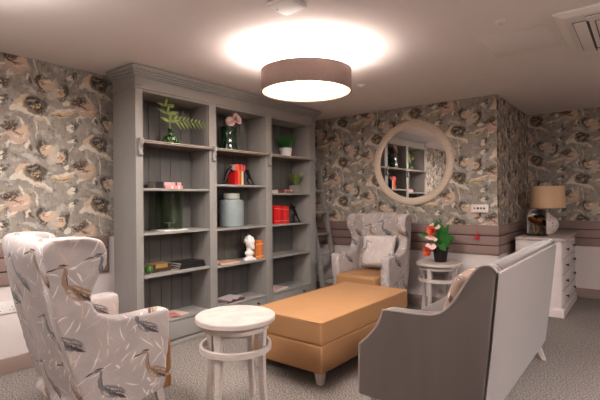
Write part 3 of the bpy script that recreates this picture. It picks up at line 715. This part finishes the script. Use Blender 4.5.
for k, (tk, hh, c) in enumerate(((0.040, 0.200, (206, 118, 60)), (0.044, 0.205, (224, 128, 58)), (0.030, 0.203, (196, 104, 54)))):
    if y + tk > 3.592: tk = 3.592 - y
    book(('dull orange book standing closest to the white bust', 'bright orange book standing in the middle by the bust', 'rust orange book standing against the shelf divider')[k], (-3.345, y + tk / 2, z), tk - 0.001, hh, 0.15, c, 'orange books by the bust', False, 0.0, ((236, 190, 130), (0.78, 0.12), 0.05)); y += tk
t = book('flat peach covered book lying alone in front of the bust', (SX + 0.10, 3.09, z), 0.014, 0.24, 0.20, (222, 176, 150), None, True, -0.1)
# bay two, base: magazines
book('dark plum magazine lying under another on the middle base shelf', (SX + 0.09, 3.175, BASE), 0.020, 0.26, 0.20, (96, 50, 66), 'magazines on the middle base shelf', True, 0.08)
book('white and plum magazine topmost on the middle base shelf', (SX + 0.085, 3.180, BASE + 0.0205), 0.012, 0.24, 0.18, (206, 196, 200), 'magazines on the middle base shelf', True, 0.2, ((96, 44, 64), (0.1, 0.6), 0.25))

# bay three, top: potted fern
t = thing('potted_fern', 'bushy dark green fern in a white pot on the top shelf', 'plant', (SX, 4.095, CNT))
bm = new(); lathe(bm, [(0, 0), (0.062, 0), (0.078, 0.104), (0.080, 0.112), (0.072, 0.112), (0.068, 0.098), (0, 0.098)], 32); obj('pot', bm, 'plaster', t)
bm = new()
for k in range(24):
    a = k * 2.4; e = random.uniform(0.75, 1.35); L = random.uniform(0.18, 0.275); d = Vector((math.cos(a) * math.cos(e) + 0.1, math.sin(a) * math.cos(e), math.sin(e)))
    frond(bm, (0.02 * math.cos(a), 0.02 * math.sin(a), 0.098), d, L, 9, 0.085, 0.22, Vector((-d.z * math.cos(a), -d.z * math.sin(a), 0.5)), 0.25)
obj('foliage', bm, 'leaf', t)
# bay three, second row: spiky plant, flat books
z = SHZ[2][0]
t = thing('spiky_plant', 'spiky light green plant in a square grey pot', 'plant', (SX, 4.280, z))
bm = new(); prism(bm, [(-0.055, -0.055), (0.055, -0.055), (0.055, 0.055), (-0.055, 0.055)], 0, 0.098, 'z', 0.006); obj('pot', bm, 'pot', t)
bm = new()
for k in range(46):
    a = k * 2.4; e = random.uniform(0.85, 1.45); rr = random.uniform(0.0, 0.035)
    leaf_blade(bm, (rr * math.cos(a), rr * math.sin(a), 0.099), (math.cos(a) * math.cos(e), math.sin(a) * math.cos(e), math.sin(e)), random.uniform(0.12, 0.22), 0.018, Vector((-math.sin(a), math.cos(a), 0.01)).cross(Vector((0, 0, 1))), 0.12, 5, 0.3)
obj('leaves', bm, 'spike', t)
book('dark red book lying by itself beside the stacked brown books', (SX + 0.04, 3.965, z), 0.044, 0.12, 0.14, (110, 52, 50), 'books lying by the spiky plant', True, 0.03)
book('brown book lying at the bottom of the pair by spiky plant', (SX + 0.04, 4.118, z), 0.022, 0.145, 0.14, (136, 92, 82), 'books lying by the spiky plant', True, 0.0)
book('dusty pink book lying on the brown one by spiky plant', (SX + 0.04, 4.115, z + 0.0225), 0.022, 0.14, 0.135, (176, 120, 112), 'books lying by the spiky plant', True, 0.02, ((230, 210, 200), (0.2,), 0.1))
# bay three, third row: red books and a figure
z = SHZ[2][1]; y = 3.845
for k, (tk, hh, c, ln) in enumerate(((0.058, 0.228, (206, 26, 30), 0), (0.050, 0.222, (222, 34, 34), 0), (0.060, 0.218, (196, 20, 28), 0), (0.046, 0.214, (226, 56, 48), 0), (0.052, 0.210, (216, 40, 40), 0))):
    book(('tallest deep red book at the near end of the red row', 'bright red book second in the red row', 'thick dark crimson book in the middle of the red row', 'slim orange red book fourth in the red row', 'shortest red book next to the dark figure')[k],
         (SX + 0.03, y + tk / 2, z), tk - 0.001, hh - 0.008, 0.16, c, 'red books', False, 0.0, ((246, 150, 130), (0.8, 0.14), 0.03)); y += tk
figure('figure_bookend', 'dark figure leaning against the row of red books', (SX + 0.04, y + 0.032, z), -1, 0, 1.22, 'leaning figure bookends')
# bay three, base
book('white magazine lying lowest on the far base shelf', (SX + 0.09, 3.90, BASE), 0.012, 0.26, 0.20, (224, 214, 210), 'magazines on the far base shelf', True, 0.1)
book('pale pink magazine lying askew on the white magazine', (SX + 0.085, 3.885, BASE + 0.0125), 0.008, 0.22, 0.17, (224, 186, 184), 'magazines on the far base shelf', True, 0.32, ((90, 80, 96), (0.3,), 0.2))

# ------------------------------------------------------------------ ladder beside the bookcase
t = thing('library_ladder', 'grey wooden ladder leaning in the corner beside the bookcase', 'ladder', (-3.25, 4.79, 0))
LT = 2.0; sl = -0.185
def LX(z): return sl * z
for yy in (-0.16, 0.16):
    bm = new(); prism(bm, [(LX(0) - 0.035, 0), (LX(0) + 0.035, 0), (LX(LT) + 0.035, LT), (LX(LT) - 0.035, LT)], yy - 0.014, yy + 0.014, 'y', 0.004); obj('rail', bm, 'grey', t)
for k in range(6):
    z = 0.25 + 0.288 * k
    bm = new(); box(bm, LX(z) - 0.045, LX(z) + 0.035, -0.146, 0.146, z - 0.012, z + 0.012, 0.004); obj('rung', bm, 'grey', t)

# ------------------------------------------------------------------ wing armchairs
def armchair_upholstery():
    bm = new()
    prof = smooth_curve([(-0.265, 0.98), (-0.275, 1.06), (-0.255, 1.10), (-0.20, 1.11), (-0.09, 1.108), (-0.010, 1.090), (0.022, 1.03), (0.014, 0.95), (-0.030, 0.87), (-0.055, 0.80), (-0.030, 0.725), (0.03, 0.685), (0.10, 0.668), (0.20, 0.664), (0.32, 0.668),
                         (0.390, 0.652), (0.396, 0.54), (0.376, 0.30), (0.365, 0.20)], 4)
    prof = [(p[0], p[1]) for p in prof] + [(0.0, 0.13), (-0.06, 0.13)] + [(-0.155, 0.45), (-0.22, 0.72)]
    for sg in (-1, 1):
        nb = bmesh.new(); prism(nb, prof, 0.275, 0.385, 'x')
        for v in nb.verts:
            k = max(0, min(1, (v.co.z - 0.70) / 0.3)); r = max(0, min(1, (-0.12 - v.co.y) / 0.22))
            v.co.x += 0.02 * k - 0.075 * r * (1 if v.co.x > 0.33 else 0.4) - 0.02 * max(0, (0.5 - v.co.z)) * 2
            v.co.x *= sg
        if sg < 0: bmesh.ops.reverse_faces(nb, faces=nb.faces[:])
        merge(bm, nb)
    # back: lofted, crowned and slightly bowed
    nb = bmesh.new(); N = 17; cols = []
    for i in range(N):
        x = -0.305 + 0.61 * i / (N - 1); u = abs(x) / 0.305; bow = 0.060 * u ** 2.2; top = 1.128 - 0.03 * u ** 2
        ring = [(-0.09 + bow * .6, 0.13), (-0.175 + bow, 0.45), (-0.245 + bow, 0.75), (-0.318 + bow, 1.03), (-0.318 + bow, top - 0.03), (-0.292 + bow, top), (-0.26 + bow, top), (-0.225 + bow, top - 0.035), (-0.19 + bow * .5, 0.85), (-0.10, 0.55), (-0.04, 0.40), (0.02, 0.13)]
        cols.append([nb.verts.new((x * (1 - 0.12 * max(0, 0.6 - zz)), yy, zz)) for yy, zz in ring])
    for A, B_ in zip(cols, cols[1:]):
        for k in range(len(A)): nb.faces.new((A[k], A[(k + 1) % len(A)], B_[(k + 1) % len(A)], B_[k]))
    nb.faces.new(cols[0][::-1]); nb.faces.new(cols[-1]); bmesh.ops.recalc_face_normals(nb, faces=nb.faces[:]); merge(bm, nb)
    box(bm, -0.30, 0.30, -0.12, 0.33, 0.16, 0.22)
    bmesh.ops.recalc_face_normals(bm, faces=bm.faces[:])
    return remeshed(bm, 0.016, 5)
def armchair(label, loc, rz):
    t = thing('wing_armchair', label, 'armchair', loc, rz, 'wing armchairs')
    obj('upholstery', armchair_upholstery(), 'heron', t, uv=True, ang=80)
    bm = new(); nb = bmesh.new(); box(nb, -0.262, 0.262, -0.05, 0.478, 0.235, 0.452, 0.035, 4)
    for v in nb.verts:
        if v.co.z > 0.4: v.co.z += 0.018 * (1 - (v.co.x / 0.262) ** 2) * max(0, 1 - ((v.co.y - 0.2) / 0.3) ** 2)
        v.co.y += 0.012 * (1 - (v.co.x / 0.262) ** 2) * (1 if v.co.y > 0.4 else 0)
    merge(bm, nb); obj('seat_cushion', bm, 'tan', t, ang=60)
    bm = new(); box(bm, -0.268, 0.268, 0.30, 0.470, 0.15, 0.234, 0.018, 3); obj('seat_rail', bm, 'tan', t, ang=60)
    for sx in (-1, 1):
        for (y, dy) in ((0.37, 0.03), (-0.03, -0.06)):
            bm = new(); x = 0.275 * sx; a = 0.024; b = 0.014; z0, z1 = 0.0, 0.17
            q = [bm.verts.new((x + sx * 0.02 + dx * b, y + dy + dyy * b, z0)) for dx, dyy in ((-1, -1), (1, -1), (1, 1), (-1, 1))]; p = [bm.verts.new((x + dx * a, y + dyy * a, z1)) for dx, dyy in ((-1, -1), (1, -1), (1, 1), (-1, 1))]
            bm.faces.new(q[::-1]); bm.faces.new(p)
            for k in range(4): bm.faces.new((q[k], q[(k + 1) % 4], p[(k + 1) % 4], p[k]))
            obj('leg', bm, 'whitewash', t)
    return t
def narrow(o):
    for c in o.children:
        for v in c.data.vertices: v.co.x *= 0.95
ac1 = armchair('wing armchair in heron fabric seen from behind, next to the bare round table', (-2.585, 1.18, 0), math.radians(-3.6))
narrow(ac1)
ac2 = copy_tree(ac1); ac2.location = (-2.50, 4.60, 0); ac2.rotation_euler = (0, 0, PI)
ac2['label'] = 'wing armchair in heron fabric under the round mirror with a scatter cushion'
def cushion(name, label, w_, h_, th, mat, loc, rot, uvoff=(0, 0)):
    bm = new(); n = 16; top = []; bot = []
    for i in range(n + 1):
        for sgn, st in ((1, top), (-1, bot)):
            row = []
            for j in range(n + 1):
                u, v = 2 * i / n - 1, 2 * j / n - 1
                k = max(0, (1 - u ** 4)) * max(0, (1 - v ** 4)); pin = 1 - 0.06 * ((1 - u * u) if abs(v) > .5 else 0) * abs(v) - 0.06 * ((1 - v * v) if abs(u) > .5 else 0) * abs(u)
                row.append(bm.verts.new((u * w_ / 2 * pin, sgn * th / 2 * (k ** 0.45) + 0.0005 * sgn, v * h_ / 2 * pin)))
            st.append(row)
    for st, fl in ((top, 1), (bot, 0)):
        for i in range(n):
            for j in range(n):
                f = (st[i][j], st[i + 1][j], st[i + 1][j + 1], st[i][j + 1]); bm.faces.new(f if not fl else f[::-1])
    bmesh.ops.remove_doubles(bm, verts=bm.verts[:], dist=0.0015); bmesh.ops.recalc_face_normals(bm, faces=bm.faces[:])
    o = obj(name, bm, mat, uv=True, ang=80, uvoff=uvoff); o.location = loc; o.rotation_euler = rot
    return o
tag(cushion('scatter_cushion', '', 0.42, 0.40, 0.13, 'heron_pale', (-2.47, 4.61, 0.672), (math.radians(-14), 0, math.radians(4)), (0.06, 0.0)), 'pale heron print scatter cushion propped in the armchair under the mirror', 'cushion')

# ------------------------------------------------------------------ ottoman
t = thing('ottoman', 'large rectangular tan leather ottoman in the middle of the carpet', 'ottoman', (-2.083, 3.125, 0))
ow, ol = 0.337, 0.683
bm = new(); box(bm, -ow, ow, -ol, ol, 0.085, 0.282, 0.018, 3); obj('base', bm, 'tan', t, ang=60)
bm = new(); nb = bmesh.new(); box(nb, -ow - 0.004, ow + 0.004, -ol - 0.004, ol + 0.004, 0.283, 0.446, 0.02, 3); merge(bm, nb); obj('top_cushion', bm, 'tan', t, ang=60)
bm = new(); rp = []
for (sx, sy, a0) in ((1, 1, 0), (-1, 1, 90), (-1, -1, 180), (1, -1, 270)):
    for k in range(5):
        a = math.radians(a0 + 22.5 * k); rp.append((sx * (ow - 0.018) + 0.022 * math.cos(a), sy * (ol - 0.018) + 0.022 * math.sin(a), 0.441))
tube(bm, rp, 0.004, 6, True); obj('piping', bm, 'tan', t)
for sx in (-1, 1):
    for sy in (-1, 1):
        bm = new(); p = [bm.verts.new((sx * (ow - 0.05) + dx * 0.03, sy * (ol - 0.05) + dy * 0.03, 0.085)) for dx, dy in ((-1, -1), (1, -1), (1, 1), (-1, 1))]
        q = [bm.verts.new((sx * (ow - 0.045) + dx * 0.019, sy * (ol - 0.045) + dy * 0.019, 0.0)) for dx, dy in ((-1, -1), (1, -1), (1, 1), (-1, 1))]
        bm.faces.new(q[::-1]); bm.faces.new(p)
        for k in range(4): bm.faces.new((q[k], q[(k + 1) % 4], p[(k + 1) % 4], p[k]))
        obj('leg', bm, 'whitewash', t)

# ------------------------------------------------------------------ round side tables
def side_table(label, loc, a0):
    t = thing('round_side_table', label, 'side table', loc, math.radians(a0), 'round white side tables')
    bm = new(); lathe(bm, [(0, 0.548), (0.238, 0.548), (0.245, 0.553), (0.245, 0.576), (0.240, 0.582), (0, 0.582)], 72); obj('tabletop', bm, 'whitewash', t)
    bm = new(); lathe(bm, [(0.205, 0.505), (0.205, 0.547), (0.185, 0.547), (0.185, 0.505), (0.205, 0.505)], 64, caps=False); obj('apron', bm, 'whitewash', t)
    bm = new(); lathe(bm, [(0.216, 0.372), (0.220, 0.376), (0.220, 0.408), (0.216, 0.412), (0.203, 0.412), (0.200, 0.408), (0.200, 0.376), (0.203, 0.372), (0.216, 0.372)], 64, caps=False); obj('stretcher_ring', bm, 'whitewash', t)
    for k in range(4):
        a = k * PI / 2; bm = new(); m = Matrix.Rotation(a, 4, 'Z'); secs = []
        for z, r, hw, hd in ((0.0, 0.205, 0.015, 0.015), (0.2, 0.186, 0.016, 0.016), (0.38, 0.184, 0.018, 0.0165), (0.505, 0.188, 0.021, 0.02), (0.547, 0.188, 0.021, 0.02)):
            secs.append([bm.verts.new(m @ Vector((r + dx * hd, dy * hw, z))) for dx, dy in ((-1, -1), (1, -1), (1, 1), (-1, 1))])
        for A, B_ in zip(secs, secs[1:]):
            for q in range(4): bm.faces.new((A[q], A[(q + 1) % 4], B_[(q + 1) % 4], B_[q]))
        bm.faces.new(secs[0][::-1]); bm.faces.new(secs[-1]); obj('leg', bm, 'whitewash', t, ang=25)
    return t
st1 = side_table('round whitewashed side table with bare top beside the ottoman', (-2.0, 1.885, 0), -75.5)
st2 = copy_tree(st1); st2.location = (-1.815, 4.785, 0); st2.rotation_euler = (0, 0, math.radians(-100)); st2['label'] = 'round whitewashed side table carrying the coral flower pot by the wall'

# flower pot on the back table
t = thing('potted_flower', 'coral flowers with broad green leaves in a black pot', 'plant', (-1.80, 4.80, 0.582))
bm = new(); lathe(bm, [(0, 0), (0.064, 0), (0.082, 0.14), (0.088, 0.145), (0.088, 0.158), (0.080, 0.158), (0.076, 0.14), (0, 0.14)], 32); obj('pot', bm, 'black', t)
camdir = Vector((0.32, -0.94, 0.12))
bm = new()
for d, L, wd, b in (((-0.12, -0.1, 1), 0.25, 0.15, (0.005, -0.02, 0.25)), ((0.35, 0, 1), 0.17, 0.05, (0.04, 0, 0.28)), ((0.6, -0.2, 0.25), 0.17, 0.15, (0.01, -0.03, 0.25)), ((0.4, -0.35, -0.25), 0.12, 0.09, (0.02, -0.04, 0.20)), ((-1, -0.1, 0.35), 0.25, 0.085, (-0.02, 0.0, 0.24)),
                    ((0.7, 0.1, 0.6), 0.16, 0.10, (0.02, 0.02, 0.2)), ((-0.5, 0.4, 0.5), 0.15, 0.09, (0, 0.02, 0.2)), ((-0.3, -0.6, 0.5), 0.12, 0.07, (0, -0.02, 0.2))):
    tube(bm, [(0, 0, 0.13), b], 0.004, 6); dd = Vector(d).normalized()
    leaf_blade(bm, b, dd, L, wd, camdir if abs(dd.dot(camdir.normalized())) < .9 else Vector((0, 0, 1)), 0.12, 6, 0.15, 0.75)
obj('leaves', bm, 'leaf', t, ang=80)
for i, (c, r, ax) in enumerate((((-0.052, -0.07, 0.345), 0.062, (-0.25, -1, 0.1)), ((-0.088, -0.10, 0.125), 0.062, (-0.35, -1, -0.15)))):
    bm = new(); tube(bm, [(0, 0, 0.14), (c[0] * .5, c[1] * .4, 0.20 if i == 0 else 0.21), (c[0], c[1] + 0.012, c[2] - .01)], 0.003, 6); st = obj('flower_stem', bm, 'leaf', t)
    bm = new(); petal_flower(bm, c, r, ax, ((6, 1.0, 0.5), (5, 0.8, 0.95), (4, 0.55, 1.3))); obj('flower', bm, 'coral', t, ang=80)
    bm = new(); petal_flower(bm, Vector(c) + Vector((0.012, 0.004, 0.022)), r * 0.95, (0.3, -0.5, 0.9), ((3, 1.0, 0.35),)); obj('pale_petals', bm, 'blush', t, ang=80)
bm = new(); leaf_blade(bm, (-0.02, -0.07, 0.26), (-1, -0.2, 0.12), 0.13, 0.05, camdir, 0.0, 5); leaf_blade(bm, (-0.03, -0.08, 0.265), (0.2, -0.4, -0.3), 0.06, 0.05, camdir, 0.0, 5); obj('pale_bract', bm, 'blush', t, ang=80)

# ------------------------------------------------------------------ sofa
sofa = thing('sofa', 'grey velvet sofa turned away from the camera facing the bookcase', 'sofa', (-0.60, 2.26, 0))
LS = 1.745  # length along y
arm = smooth_curve([(0.03, 0.93), (0.0, 0.955), (-0.045, 0.950), (-0.085, 0.915), (-0.130, 0.845), (-0.180, 0.765), (-0.230, 0.705), (-0.290, 0.673), (-0.37, 0.664), (-0.46, 0.660), (-0.560, 0.658)], 4)
front = smooth_curve([(-0.590, 0.652), (-0.605, 0.60), (-0.640, 0.540), (-0.690, 0.480), (-0.745, 0.430)], 4)
outl = [(p[0], p[1]) for p in arm] + [(p[0], p[1]) for p in front] + [(-0.752, 0.13), (-0.05, 0.13)]
for y0, y1, nm in ((0.0, 0.105, 'arm'), (LS - 0.105, LS, 'arm')):
    bm = new(); prism(bm, outl, y0, y1, 'y', 0.016, 3); o = obj(nm, bm, 'velvet', sofa, ang=50)
    bm = new(); yy = y0 + 0.004 if y0 == 0 else y1 - 0.004
    tube(bm, [(p[0], yy, p[1]) for p in arm + front] + [(-0.750, yy, 0.14)], 0.0055, 6); obj('piping', bm, 'piping', o)
bk = [(-0.05, 0.13), (0.0, 0.55), (0.034, 0.915), (0.028, 0.940), (0.005, 0.955), (-0.035, 0.953), (-0.068, 0.93), (-0.12, 0.80), (-0.16, 0.55), (-0.18, 0.13)]
bm = new(); prism(bm, bk, 0.106, LS - 0.106, 'y', 0.01, 2)
obj('back', bm, 'velvet', sofa, ang=40)
bm = new(); tube(bm, [(0.036, 0.0, 0.925), (0.036, LS, 0.925)], 0.005, 6); obj('back_piping', bm, 'piping', sofa)
bm = new(); prism(bm, [(-0.052, 0.135), (-0.002, 0.55), (0.033, 0.915), (0.037, 0.913), (0.002, 0.55), (-0.046, 0.135)], 0.004, LS - 0.004, 'y'); obj('rear_panel', bm, 'velvet', sofa)
bm = new(); box(bm, -0.735, -0.15, 0.107, LS - 0.107, 0.13, 0.30, 0.01); obj('seat_base', bm, 'velvet', sofa)
for y0, y1 in ((0.109, LS / 2 - 0.002), (LS / 2 + 0.002, LS - 0.109)):
    bm = new(); box(bm, -0.755, -0.165, y0, y1, 0.302, 0.455, 0.03, 4); obj('seat_cushion', bm, 'velvet', sofa, ang=60)
for sx, sy in ((-0.10, 0.08), (-0.10, LS - 0.08), (-0.68, 0.08), (-0.68, LS - 0.08)):
    bm = new(); dx = 0.055 if sx > -0.3 else -0.03
    p = [bm.verts.new((sx + a * 0.022, sy + b * 0.022, 0.131)) for a, b in ((-1, -1), (1, -1), (1, 1), (-1, 1))]; q = [bm.verts.new((sx + dx + a * 0.013, sy + b * 0.013, 0.0)) for a, b in ((-1, -1), (1, -1), (1, 1), (-1, 1))]
    bm.faces.new(q[::-1]); bm.faces.new(p)
    for k in range(4): bm.faces.new((q[k], q[(k + 1) % 4], p[(k + 1) % 4], p[k]))
    obj('leg', bm, 'whitewash', sofa)
tag(cushion('sofa_cushion', '', 0.42, 0.42, 0.14, 'leafprint', (-0.865, 2.62, 0.665), (math.radians(-16), 0, math.radians(-90 + 8))), 'peach leaf print cushion tucked into the corner of the grey sofa', 'cushion')

# ------------------------------------------------------------------ chest of drawers, lamp, cloche
ch = thing('chest_of_drawers', 'off white chest of drawers in the alcove behind the sofa', 'chest of drawers', (-0.93, 5.935, 0))
cx0, cx1, cy0, cy1 = -0.235, 0.215, -0.53, 0.535
bm = new(); box(bm, cx0, cx1, cy0, cy1, 0.10, 0.815, 0.004); obj('carcass', bm, 'chest', ch)
bm = new(); box(bm, cx0, cx1 + 0.024, cy0 - 0.024, cy1 + 0.024, 0.816, 0.846, 0.006); obj('top', bm, 'chesttop', ch)
bm = new(); box(bm, cx0, cx1 + 0.022, cy0 - 0.022, cy1 + 0.022, 0.0, 0.085, 0.004); box(bm, cx0, cx1 + 0.012, cy0 - 0.012, cy1 + 0.012, 0.085, 0.10, 0.004); obj('plinth', bm, 'chest', ch)
for i in range(4):
    z0 = 0.120 + i * 0.170
    for y0, y1 in (((cy0 + 0.03, -0.012), (0.012, cy1 - 0.03)) if i == 3 else ((cy0 + 0.03, cy1 - 0.03),)):
        bm = new(); box(bm, cx1 + 0.0005, cx1 + 0.012, y0, y1, z0, z0 + 0.155, 0.004); d = obj('drawer', bm, 'chest', ch)
        for yy in (((y0 + y1) / 2,) if i == 3 else (y0 + 0.2, y1 - 0.2)):
            bm = new(); lathe(bm, [(0, 0), (0.008, 0), (0.007, 0.012), (0.016, 0.020), (0.014, 0.028), (0, 0.030)], 16, (cx1 + 0.012, yy, z0 + 0.08), Matrix.Rotation(PI / 2, 4, 'Y')); obj('knob', bm, 'key', d)
t = thing('table_lamp', 'table lamp with dimpled white base and beige drum shade on the chest', 'lamp', (-0.94, 6.02, 0.846))
bm = new(); lathe(bm, [(0, 0), (0.055, 0), (0.06, 0.006), (0.085, 0.03), (0.112, 0.075), (0.120, 0.115), (0.112, 0.155), (0.085, 0.195), (0.05, 0.222), (0.03, 0.235), (0.02, 0.25), (0, 0.25)], 48); obj('base', bm, 'dots', t)
bm = new(); tube(bm, [(0, 0, 0.25), (0, 0, 0.36)], 0.010, 12); obj('lamp_stem', bm, 'silver', t)
bm = new(); lathe(bm, [(0.192, 0.315), (0.182, 0.575), (0.177, 0.575), (0.187, 0.315), (0.192, 0.315)], 64, caps=False)
for k in range(3):
    a = k * 2 * PI / 3; tube(bm, [(0, 0, 0.358), (0.185 * math.cos(a), 0.185 * math.sin(a), 0.36)], 0.003, 6)
obj('lamp_shade', bm, 'linen', t)
t = thing('glass_cloche', 'clear glass cloche with black base standing before the table lamp', 'cloche', (-1.005, 5.72, 0.846))
bm = new(); lathe(bm, [(0, 0), (0.115, 0), (0.118, 0.006), (0.112, 0.018), (0, 0.018)], 40); obj('base', bm, 'blackgloss', t)
bm = new(); R = 0.100
prf = [(R, 0.019), (R, 0.22)] + [(R * math.cos(a), 0.22 + R * math.sin(a)) for a in [i * PI / 2 / 8 for i in range(1, 9)]]
inn = [(max(0, r - 0.003), z - (0.003 if z > 0.22 else 0)) for r, z in prf[::-1]]
lathe(bm, [(max(r, 0), z) for r, z in prf][:-1] + [(0, 0.32)] , 40, caps=False); obj('dome', bm, 'clear', t)
t = thing('dried_flowers', 'gold and black dried flowers standing under the glass cloche', 'flowers', (-1.005, 5.72, 0.864))
for k in range(15):
    a = k * 2.4; r = 0.062 * math.sqrt((k + 1) / 15); z = 0.10 + 0.10 * ((k * 7) % 11) / 11
    bm = new(); tube(bm, [(0.012 * math.cos(a), 0.012 * math.sin(a), 0), (r * math.cos(a), r * math.sin(a), z)], 0.0018, 5); petal_flower(bm, (r * math.cos(a), r * math.sin(a), z), 0.034, (math.cos(a) * .6 + .3, math.sin(a) * .6 - .5, 0.6))
    obj('flower', bm, ('gold', 'blackgloss', 'gold', 'blackgloss', 'plaster')[k % 5], t, ang=80)

# ------------------------------------------------------------------ mirror, alarm panel, sockets
t = thing('round_mirror', 'round mirror in a cream wooden frame on the papered wall', 'mirror', (-2.243, YB, 1.720))
rot = Matrix.Rotation(PI / 2, 4, 'X')
bm = new(); lathe(bm, [(0.425, 0.002), (0.512, 0.002), (0.516, 0.012), (0.508, 0.030), (0.485, 0.042), (0.455, 0.040), (0.432, 0.028), (0.425, 0.014), (0.425, 0.002)], 96, mat=rot, caps=False); obj('frame', bm, 'frame', t)
bm = new(); lathe(bm, [(0, 0.010), (0.4245, 0.010), (0.4245, 0.014), (0, 0.014)], 96, mat=rot); obj('mirror_glass', bm, 'mirror', t)
t = thing('alarm_panel', 'small white call alarm panel with coloured marks and red pull cord', 'alarm panel', (-1.448, YB, 1.170))
bm = new(); box(bm, -0.092, 0.092, -0.032, -0.001, -0.046, 0.046, 0.010, 3); obj('casing', bm, 'white', t)
for k, (x, c) in enumerate(((-0.052, (230, 120, 70)), (-0.018, (60, 52, 50)), (0.016, (30, 150, 70)), (0.048, (206, 36, 46)))):
    bm = new(); lathe(bm, [(0, 0.032), (0.013, 0.032), (0.012, 0.036), (0, 0.036)], 20, (x, 0, 0.002), rot); obj('button', bm, bookmat(c), t)
bm = new(); tube(bm, [(-0.02, -0.022, -0.045), (-0.022, -0.036, -0.12), (-0.026, -0.038, -0.30)], 0.0022, 6); cd = obj('pull_cord', bm, 'redglass', t)
bm = new()
prism(bm, [(-0.026, -0.262), (-0.026 - 0.030, -0.335), (-0.026 + 0.030, -0.335)], -0.046, -0.034, 'y', 0.003); obj('pull_handle', bm, 'redglass', cd)
def socket(label, loc, rz):
    t = thing('wall_socket', label, 'socket', loc, rz)
    bm = new(); box(bm, 0.0005, 0.012, -0.078, 0.078, -0.045, 0.045, 0.004); obj('faceplate', bm, 'white', t)
    for s in (-1, 1):
        bm = new(); box(bm, 0.0125, 0.017, s * 0.02 - 0.008 * 1, s * 0.02 + 0.008, 0.016, 0.034, 0.002); obj('switch', bm, 'white', t)
        bm = new()
        for (dy, dz, hw, hh) in ((0, 0.0, 0.0028, 0.006), (-0.011, -0.022, 0.005, 0.0028), (0.011, -0.022, 0.005, 0.0028)): box(bm, 0.0115, 0.0125, s * 0.045 + dy - hw, s * 0.045 + dy + hw, dz - hh, dz + hh)
        obj('pin_hole', bm, 'slot', t)
    return t
socket('white double wall socket on the pale wall behind the armchair', (XL, 1.215, 0.498), 0)

# ------------------------------------------------------------------ ceiling fittings
t = thing('air_vent', 'square white air conditioning cassette set in the ceiling', 'air vent', (0.045, 3.565, HC))
hw = 0.49
bm = new(); lathe(bm, [(hw * 1.414, -0.001), (hw * 1.414, -0.012), ((hw - 0.05) * 1.414, -0.028), (0, -0.028), (0, -0.001)], 4, mat=Matrix.Rotation(PI / 4, 4, 'Z'), caps=False); obj('cover', bm, 'vent', t, ang=10)
for k in range(4):
    m = Matrix.Rotation(k * PI / 2, 4, 'Z')
    bm = new(); nb = bmesh.new(); box(nb, -0.405, -0.318, -0.33, 0.33, -0.0295, -0.0285); merge(bm, nb, m); s = obj('slot', bm, 'slot', t)
    bm = new(); nb = bmesh.new(); box(nb, -0.400, -0.332, -0.322, 0.328, -0.037, -0.0297, 0.002); merge(bm, nb, m); obj('vane', bm, 'vent', s)
bm = new()
for k in range(11): box(bm, -0.21, 0.21, -0.20 + 0.04 * k - 0.012, -0.20 + 0.04 * k + 0.012, -0.0305, -0.0285)
obj('grille', bm, 'slot', t)
bm = new(); box(bm, -0.285, 0.285, -0.29, -0.284, -0.0295, -0.0285); box(bm, -0.285, 0.285, 0.284, 0.29, -0.0295, -0.0285); box(bm, -0.29, -0.284, -0.29, 0.29, -0.0295, -0.0285); box(bm, 0.284, 0.29, -0.29, 0.29, -0.0295, -0.0285); obj('panel_joint', bm, 'slot', t)
t = thing('ceiling_hatch', 'flat rectangular access hatch in the ceiling near the air vent', 'hatch', (-0.716, 3.49, HC))
bm = new(); box(bm, -0.215, 0.215, -0.245, 0.245, -0.0035, -0.001, 0.001); obj('panel', bm, 'vent', t)
bm = new()
for a in ((-0.228, 0.228, -0.258, -0.246), (-0.228, 0.228, 0.246, 0.258), (-0.228, -0.216, -0.246, 0.246), (0.216, 0.228, -0.246, 0.246)): box(bm, *a, -0.0045, -0.001, 0.001)
obj('frame', bm, 'vent', t)
t = thing('wireless_access_point', 'square white wireless unit with a green light on the ceiling', 'access point', (-1.60, 1.925, HC), math.radians(-4))
bm = new(); box(bm, -0.085, 0.085, -0.085, 0.085, -0.030, -0.001, 0.016, 4); obj('casing', bm, 'white', t)
bm = new(); lathe(bm, [(0, -0.0325), (0.006, -0.0325), (0.006, -0.030), (0, -0.030)], 12, (-0.055, -0.02, 0)); obj('indicator_light', bm, paint('green_light', rgb(110, 190, 140), 0.3, 0.02), t)
t = thing('sprinkler', 'small round chrome fire sprinkler on the plain ceiling', 'sprinkler', (-0.717, 2.986, HC))
bm = new(); lathe(bm, [(0, -0.014), (0.012, -0.014), (0.016, -0.008), (0.036, -0.005), (0.038, -0.001), (0, -0.001)], 28); obj('escutcheon', bm, 'vent', t)
bm = new(); lathe(bm, [(0, -0.022), (0.010, -0.022), (0.011, -0.020), (0.004, -0.019), (0.004, -0.0145), (0, -0.0145)], 20); obj('deflector', bm, 'silver', t)
t = thing('ceiling_sensor', 'small white round sensor on the ceiling close to the drum light', 'sensor', (-2.20, 3.78, HC))
bm = new(); lathe(bm, [(0, -0.016), (0.018, -0.016), (0.022, -0.010), (0.040, -0.007), (0.043, -0.001), (0, -0.001)], 28); obj('casing', bm, 'white', t)
bm = new(); ball(bm, (0, 0, -0.0165), (0.012, 0.012, 0.006), 12); obj('lens', bm, 'plaster', t)
